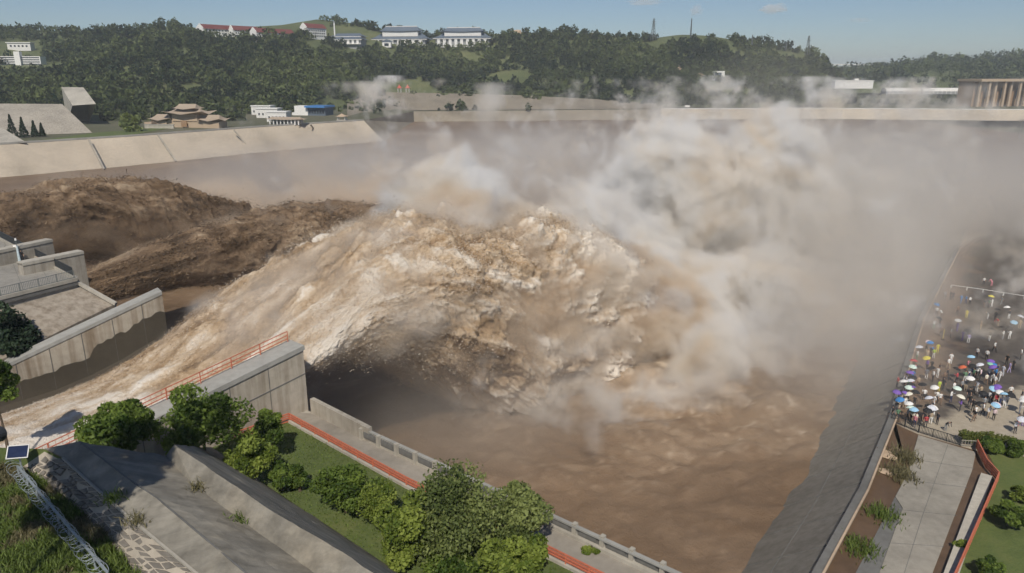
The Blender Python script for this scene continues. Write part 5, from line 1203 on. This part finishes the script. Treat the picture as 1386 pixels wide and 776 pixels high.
# ------------------------------------------------------------------ spray and mist: fog grids filled by noise fields
class GN:
    def __init__(s, name):
        s.t = bpy.data.node_groups.new(name, 'GeometryNodeTree')
        s.t.interface.new_socket('Geometry', in_out='OUTPUT', socket_type='NodeSocketGeometry')
        s.out = s.t.nodes.new('NodeGroupOutput'); s.pos = s.t.nodes.new('GeometryNodeInputPosition').outputs[0]
    def put(s, sock, v):
        if hasattr(v, 'is_output'): s.t.links.new(v, sock)
        else: sock.default_value = v
    def m(s, op, a, b=None, c=None, clamp=False):
        n = s.t.nodes.new('ShaderNodeMath'); n.operation = op; n.use_clamp = clamp
        for i, v in enumerate((a, b, c)):
            if v is not None: s.put(n.inputs[i], v)
        return n.outputs[0]
    def v(s, op, a, b=None, scale=None):
        n = s.t.nodes.new('ShaderNodeVectorMath'); n.operation = op; s.put(n.inputs[0], a)
        if b is not None: s.put(n.inputs[1], b)
        if scale is not None: s.put(n.inputs['Scale'], scale)
        return n.outputs['Value'] if op in ('LENGTH', 'DOT_PRODUCT', 'DISTANCE') else n.outputs['Vector']
    def noise(s, vec, scale, detail, rough=.6, col=False):
        n = s.t.nodes.new('ShaderNodeTexNoise'); s.put(n.inputs['Vector'], vec); n.inputs['Scale'].default_value = scale
        n.inputs['Detail'].default_value = detail; n.inputs['Roughness'].default_value = rough
        return n.outputs['Color' if col else 'Fac']
    def warp(s, amp, scale, detail=2):
        c = s.noise(s.pos, scale, detail, .5, True)
        return s.v('ADD', s.pos, s.v('MULTIPLY', s.v('SUBTRACT', c, (.5, .5, .5)), (amp * 2, amp * 2, amp * 2)))
    def blob(s, p, c, r, az=0, amp=1.0, k=1.0):          # soft ellipsoid, 1 at its centre, 0 at its rim
        d = s.v('SUBTRACT', p, tuple(c))
        if az:
            n = s.t.nodes.new('ShaderNodeVectorRotate'); n.rotation_type = 'Z_AXIS'; s.put(n.inputs[0], d); n.inputs['Angle'].default_value = az; d = n.outputs[0]
        q = s.v('DIVIDE', d, tuple(r)); l2 = s.v('DOT_PRODUCT', q, q)
        g = s.m('SUBTRACT', 1.0, l2, clamp=True)
        if k != 1: g = s.m('POWER', g, k)
        return s.m('MULTIPLY', g, amp) if amp != 1 else g
    def sum(s, xs):
        r = xs[0]
        for x in xs[1:]: r = s.m('ADD', r, x)
        return r
    def maximum(s, xs, smooth=.15):
        r = xs[0]
        for x in xs[1:]: r = s.m('SMOOTH_MAX', r, x, smooth)
        return r
    def finish(s, dens, lo, hi, vox, mat):
        c = s.t.nodes.new('GeometryNodeVolumeCube'); s.put(c.inputs['Density'], dens)
        c.inputs['Min'].default_value = lo; c.inputs['Max'].default_value = hi
        for k, ax in enumerate('XYZ'): c.inputs['Resolution ' + ax].default_value = max(4, int((hi[k] - lo[k]) / vox))
        sm = s.t.nodes.new('GeometryNodeSetMaterial'); sm.inputs['Material'].default_value = mat
        s.t.links.new(c.outputs[0], sm.inputs[0]); s.t.links.new(sm.outputs[0], s.out.inputs[0])
def vol_mat(name, color, gain, aniso=.0, absorb=None):
    m = bpy.data.materials.new(name); m.use_nodes = True; t = m.node_tree; t.nodes.clear()
    at = nd(t, 'ShaderNodeAttribute', attribute_name='density')
    mu = nd(t, 'ShaderNodeMath', operation='MULTIPLY'); t.links.new(at.outputs['Fac'], mu.inputs[0]); mu.inputs[1].default_value = gain
    pv = nd(t, 'ShaderNodeVolumePrincipled'); pv.inputs['Color'].default_value = (*color, 1); pv.inputs['Anisotropy'].default_value = aniso
    pv.inputs['Density Attribute'].default_value = ''
    t.links.new(mu.outputs[0], pv.inputs['Density'])
    o = t.nodes.new('ShaderNodeOutputMaterial'); t.links.new(pv.outputs[0], o.inputs['Volume']); return m
def plume_mat():
    m = vol_mat('plume_spray', (1, 1, 1), 1.1, .0); t = m.node_tree; n = noise(t, coords(t), .06, 6, .68, 1.2)
    pv = [x for x in t.nodes if x.type == 'PRINCIPLED_VOLUME'][0]
    t.links.new(ramp(t, n, [(.36, (.945, .865, .76)), (.46, (.98, .945, .895)), (.56, (.993, .988, .98))]), pv.inputs['Color']); return m
def srate(m, r): m.cycles.volume_step_rate = r; return m
def vol_obj(name, g, label, cat='spray'):
    me = bpy.data.meshes.new(name); o = bpy.data.objects.new(name, me); COL.objects.link(o)
    md = o.modifiers.new('fog', 'NODES'); md.node_group = g.t
    tag(o, label, cat, kind='stuff'); return o

# tall boiling plume where the jets land
g = GN('plume_field'); p = g.warp(10, .05, 5)
shape = g.maximum([
    g.blob(p, (52, 186, 2), (48, 34, 40)), g.blob(p, (76, 196, 0), (38, 32, 32)), g.blob(p, (22, 172, 2), (24, 20, 22)),
    g.blob(p, (34, 146, -4), (26, 20, 17)), g.blob(p, (60, 150, -4), (34, 30, 13)), g.blob(p, (-9, 122, 22), (15, 11, 12), amp=1.0), g.blob(p, (33, 114, -4), (9, 8, 16), amp=1.15),
    g.blob(p, (45, 128, -5), (18, 16, 8), amp=.8), g.blob(p, (14, 105, -6), (30, 12, 7), amp=.62),
], .2)
n = g.noise(p, .07, 9, .68)
d = g.m('SUBTRACT', g.m('MULTIPLY', shape, 1.6), g.m('MULTIPLY_ADD', n, -4.2, 2.8))
d = g.m('MULTIPLY', g.m('MAXIMUM', d, 0), 1.0)
g.finish(g.m('MINIMUM', d, 1.0), (-40, 82, -9), (128, 245, 42), .62, srate(plume_mat(), 1.5))
vol_obj('spray_plume', g, 'boiling cream spray plume rising where the jets strike the pool')

# grey mist veil over the pool
g = GN('mist_field'); p = g.warp(14, .02, 3)
shape = g.sum([
    g.blob(p, (95, 175, 0), (70, 75, 34), amp=1.2), g.blob(p, (84, 138, -2), (38, 40, 26), amp=1.1), g.blob(p, (45, 245, 2), (130, 80, 34), amp=.55), g.blob(p, (62, 122, -2), (36, 36, 17), amp=.8), g.blob(p, (58, 108, -4), (34, 34, 14), amp=.9),
    g.blob(p, (-30, 250, -2), (150, 90, 24), amp=.45), g.blob(p, (0, 350, -4), (190, 120, 22), amp=.75), g.blob(p, (-8, 92, 0), (28, 18, 16), amp=1.3), g.blob(p, (150, 230, 0), (90, 100, 34), amp=1.0), g.blob(p, (60, 190, 20), (45, 35, 36), amp=.35),
])
n = g.noise(p, .022, 7, .62)
d = g.m('MULTIPLY', shape, g.m('MULTIPLY_ADD', n, 2.2, -.45, clamp=True))
# the mist hangs over the pool and spills onto the plaza only farther off
side = g.m('ADD', g.v('DOT_PRODUCT', p, (.84, -.54, 0)), 6.5); over = g.m('MULTIPLY_ADD', side, -.11, .8, clamp=True)
sp_ = g.t.nodes.new('ShaderNodeSeparateXYZ'); g.put(sp_.inputs[0], p); dist_ = g.m('MULTIPLY_ADD', sp_.outputs[1], .022, -3.6, clamp=True)
d = g.m('MULTIPLY', d, g.m('MAXIMUM', over, dist_))
g.finish(d, (-190, 60, -9), (260, 460, 60), 2.2, srate(vol_mat('pool_mist', (.955, .915, .86), .034, .2), 2.0))
vol_obj('mist', g, 'grey veil of mist drifting over the plunge pool', 'mist')
# ------------------------------------------------------------------ the jets' own torn, airy skin
def jet_mat(name, stops, gain, nscale=.055, aniso=0.0, rot=R(-50)):
    m = bpy.data.materials.new(name); m.use_nodes = True; t = m.node_tree; t.nodes.clear()
    at = nd(t, 'ShaderNodeAttribute', attribute_name='density')
    mu = nd(t, 'ShaderNodeMath', operation='MULTIPLY'); t.links.new(at.outputs['Fac'], mu.inputs[0]); mu.inputs[1].default_value = gain
    v = coords(t, (.55, 1, 1)); n = noise(t, v, nscale, 5, .7)
    pv = nd(t, 'ShaderNodeVolumePrincipled'); pv.inputs['Anisotropy'].default_value = aniso; pv.inputs['Density Attribute'].default_value = ''
    t.links.new(ramp(t, n, stops), pv.inputs['Color']); t.links.new(mu.outputs[0], pv.inputs['Density'])
    o = t.nodes.new('ShaderNodeOutputMaterial'); t.links.new(pv.outputs[0], o.inputs['Volume']); return m
def jet_field(name, org, eu, ev, zt_fn, th_fn, bc_fn, hw_fn, amp_fn, a_rng, lo, hi, vox, mat, halo=.016, seed=0):
    g = GN(name); d0 = g.v('SUBTRACT', g.pos, (org.x, org.y, 0))
    a = g.v('DOT_PRODUCT', d0, tuple(eu)); b = g.v('DOT_PRODUCT', d0, tuple(ev))
    sep = g.t.nodes.new('ShaderNodeSeparateXYZ'); g.put(sep.inputs[0], g.pos); z = sep.outputs[2]
    zt = zt_fn(g, a); th = th_fn(g, a); ap = g.m('MAXIMUM', a, 0)
    hh = g.m('MULTIPLY', th, .5); zm = g.m('SUBTRACT', zt, hh)
    zr = g.m('SUBTRACT', z, zm)
    cb = g.t.nodes.new('ShaderNodeCombineXYZ'); g.put(cb.inputs[0], g.m('MULTIPLY', a, .62)); g.put(cb.inputs[1], b); g.put(cb.inputs[2], g.m('ADD', zr, seed * 37.0))
    q = cb.outputs[0]
    wc = g.v('SUBTRACT', g.noise(q, .07, 2, .5, True), (.5, .5, .5)); q2 = g.v('ADD', q, g.v('MULTIPLY', wc, (9, 9, 9)))
    u = g.m('DIVIDE', g.m('SUBTRACT', b, bc_fn(g, ap)), hw_fn(g, ap)); w_ = g.m('DIVIDE', zr, hh)
    s = g.m('SUBTRACT', 1.0, g.m('ADD', g.m('MULTIPLY', u, u), g.m('MULTIPLY', w_, w_)))
    dist = g.m('MULTIPLY', s, g.m('MULTIPLY', hh, .5))
    n1 = g.noise(q2, .13, 8, .66); n2 = g.noise(q2, .033, 2, .5)
    rag = g.m('ADD', g.m('MULTIPLY', g.m("SUBTRACT", n1, .55), 15.0), g.m('MULTIPLY', g.m('SUBTRACT', n2, .5), 7.0))
    amp = amp_fn(g, ap)
    d = g.m('ADD', dist, g.m('MULTIPLY', rag, amp))
    core = g.m('MULTIPLY', d, .75, clamp=True)
    hal = g.m('MULTIPLY', g.m('MULTIPLY_ADD', d, .22, .75, clamp=True), halo)
    dens = g.m('MULTIPLY', g.m('MAXIMUM', core, hal), g.m('MULTIPLY', g.m('GREATER_THAN', a, a_rng[0]), g.m('LESS_THAN', a, a_rng[1])))
    dens = g.m('MULTIPLY', dens, g.m('GREATER_THAN', s, -2.5))
    g.finish(dens, lo, hi, vox, mat); return g
def f_zt_main(g, a):
    up = g.m('MULTIPLY_ADD', g.m('MULTIPLY_ADD', a, -.0083, .63), a, 14.0)
    am = g.m('MAXIMUM', a, -18.5); dn = g.m('MULTIPLY_ADD', g.m('MULTIPLY_ADD', am, .0135, .5), am, 14.0)
    st = g.m('GREATER_THAN', a, 0.0)
    return g.m('ADD', g.m('MULTIPLY', up, st), g.m('MULTIPLY', dn, g.m('SUBTRACT', 1.0, st)))
def f_th_main(g, a):
    ap = g.m('MAXIMUM', a, 0); return g.m('MINIMUM', g.m('MULTIPLY_ADD', g.m('MULTIPLY_ADD', ap, .011, .50), ap, 4.5), g.m('ADD', f_zt_main(g, a), 13.0))
g = jet_field('jet_field', ORG, UA, VB, lambda g, a: g.m('SUBTRACT', f_zt_main(g, a), .35), f_th_main, lambda g, a: g.m('MULTIPLY_ADD', a, .03, -16.5), lambda g, a: g.m('MULTIPLY_ADD', a, .105, 13.7),
    lambda g, a: g.m('MULTIPLY_ADD', a, .013, .35), (-40, 108), (-62, 55, -8), (60, 168, 33), .48,
    srate(jet_mat('jet_spray', [(.34, (.80, .64, .47)), (.5, (.93, .84, .72)), (.66, (.985, .965, .94))], .30, .075), 1.3))
vol_obj('jet_spray', g, 'torn tan and white spray wrapping the main water jet')

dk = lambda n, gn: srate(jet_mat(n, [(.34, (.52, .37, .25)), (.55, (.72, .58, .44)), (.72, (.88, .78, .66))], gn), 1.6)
e2u, e2v = Vector((.53, .848, 0)), Vector((.848, -.53, 0))
def f_zt2(g, a): return g.m('MULTIPLY_ADD', g.m('MULTIPLY_ADD', a, -.0072, .25), a, 19.0)
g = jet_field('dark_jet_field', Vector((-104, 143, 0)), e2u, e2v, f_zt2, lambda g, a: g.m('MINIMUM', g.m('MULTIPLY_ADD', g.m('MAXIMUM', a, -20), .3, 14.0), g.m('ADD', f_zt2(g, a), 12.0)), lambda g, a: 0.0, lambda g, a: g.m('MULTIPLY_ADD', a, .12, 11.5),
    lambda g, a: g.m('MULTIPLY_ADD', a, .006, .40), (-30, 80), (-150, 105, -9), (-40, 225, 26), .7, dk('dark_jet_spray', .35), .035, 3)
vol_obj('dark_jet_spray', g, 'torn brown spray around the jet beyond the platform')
def f_zt3(g, a): return g.m('MULTIPLY_ADD', g.m('MULTIPLY_ADD', a, -.0042, .33), a, 9.5)
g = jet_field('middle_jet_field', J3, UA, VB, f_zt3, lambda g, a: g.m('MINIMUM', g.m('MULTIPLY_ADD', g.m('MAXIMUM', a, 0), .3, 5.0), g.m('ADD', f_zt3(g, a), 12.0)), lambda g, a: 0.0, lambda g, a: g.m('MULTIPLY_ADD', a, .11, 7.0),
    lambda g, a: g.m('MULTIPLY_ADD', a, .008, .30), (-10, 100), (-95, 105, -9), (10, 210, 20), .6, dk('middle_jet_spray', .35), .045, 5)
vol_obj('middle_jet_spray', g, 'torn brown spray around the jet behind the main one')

# brown dust-like spray drifting behind the dark jets
g = GN('brown_spray_field'); p = g.warp(9, .04, 4)
shape = g.maximum([g.blob(p, (-92, 222, -2), (30, 24, 17)), g.blob(p, (-48, 232, -2), (34, 26, 20)), g.blob(p, (-20, 190, 0), (24, 20, 19), amp=.9), g.blob(p, (-70, 190, -2), (24, 20, 13), amp=.9)], .2)
n = g.noise(p, .07, 7, .66); d = g.m('MINIMUM', g.m('MAXIMUM', g.m('SUBTRACT', g.m('MULTIPLY', shape, 1.3), g.m('MULTIPLY_ADD', n, -3.2, 1.95)), 0), 1.0)
g.finish(d, (-130, 165, -8), (20, 262, 24), 1.0, srate(vol_mat('brown_spray', (.89, .78, .65), .16, .0), 1.8))
vol_obj('brown_spray', g, 'brown spray drifting behind the dark jets')

# ------------------------------------------------------------------ thin summer haze round the whole place
hm = bpy.data.materials.new('haze_air'); hm.use_nodes = True; t = hm.node_tree; t.nodes.clear()
pv = nd(t, 'ShaderNodeVolumePrincipled'); pv.inputs['Color'].default_value = (.80, .88, .97, 1); pv.inputs['Density'].default_value = .00015; pv.inputs['Anisotropy'].default_value = .0
ou = t.nodes.new('ShaderNodeOutputMaterial'); t.links.new(pv.outputs[0], ou.inputs['Volume'])
hz = MB().box((0, 0, 67.5), (18040, 18040, 165)).build('haze', hm); tag(hz, kind='stuff')

# ------------------------------------------------------------------ small fair weather clouds, far off and above the haze
def cloud(px, py, w_, h_, dens, seed, lb):
    D = 3200; k = D / FPX / 1.03; c = PD(px, py, D); b = bmesh.new(); bmesh.ops.create_icosphere(b, subdivisions=5, radius=1)
    v = np.array([x.co for x in b.verts]); f = 1 + fbm(v * 1.7 + seed, 5, seed, .6) * 1.1 + fbm(v * .8 + seed, 2, seed + 3) * .8
    v = v * f[:, None] * np.array([w_ * k / 2, w_ * k / 2.4, h_ * k / 2])
    for x, co in zip(b.verts, v): x.co = co
    me = bpy.data.meshes.new('cloud'); b.to_mesh(me); b.free(); m = bpy.data.materials.new('cloud_vapour'); m.use_nodes = True; t = m.node_tree; t.nodes.clear()
    pv = nd(t, 'ShaderNodeVolumePrincipled'); pv.inputs['Color'].default_value = (.99, .99, .99, 1); pv.inputs['Density'].default_value = dens
    ou = t.nodes.new('ShaderNodeOutputMaterial'); t.links.new(pv.outputs[0], ou.inputs['Volume']); me.materials.append(m)
    o = bpy.data.objects.new('cloud', me); COL.objects.link(o); o.location = c; tag(o, lb, 'cloud', 'small clouds')
cloud(1048, 11, 30, 11, .016, 1, 'small flat white cloud with the brightest top'); cloud(943, 14, 15, 13, .014, 5, 'small round white cloud above the ridge mast'); cloud(872, 3, 44, 6, .006, 9, 'faint thin cloud streak near the round cloud'); cloud(1162, 27, 34, 6, .003, 13, 'faintest thin cloud over the viaduct valley')
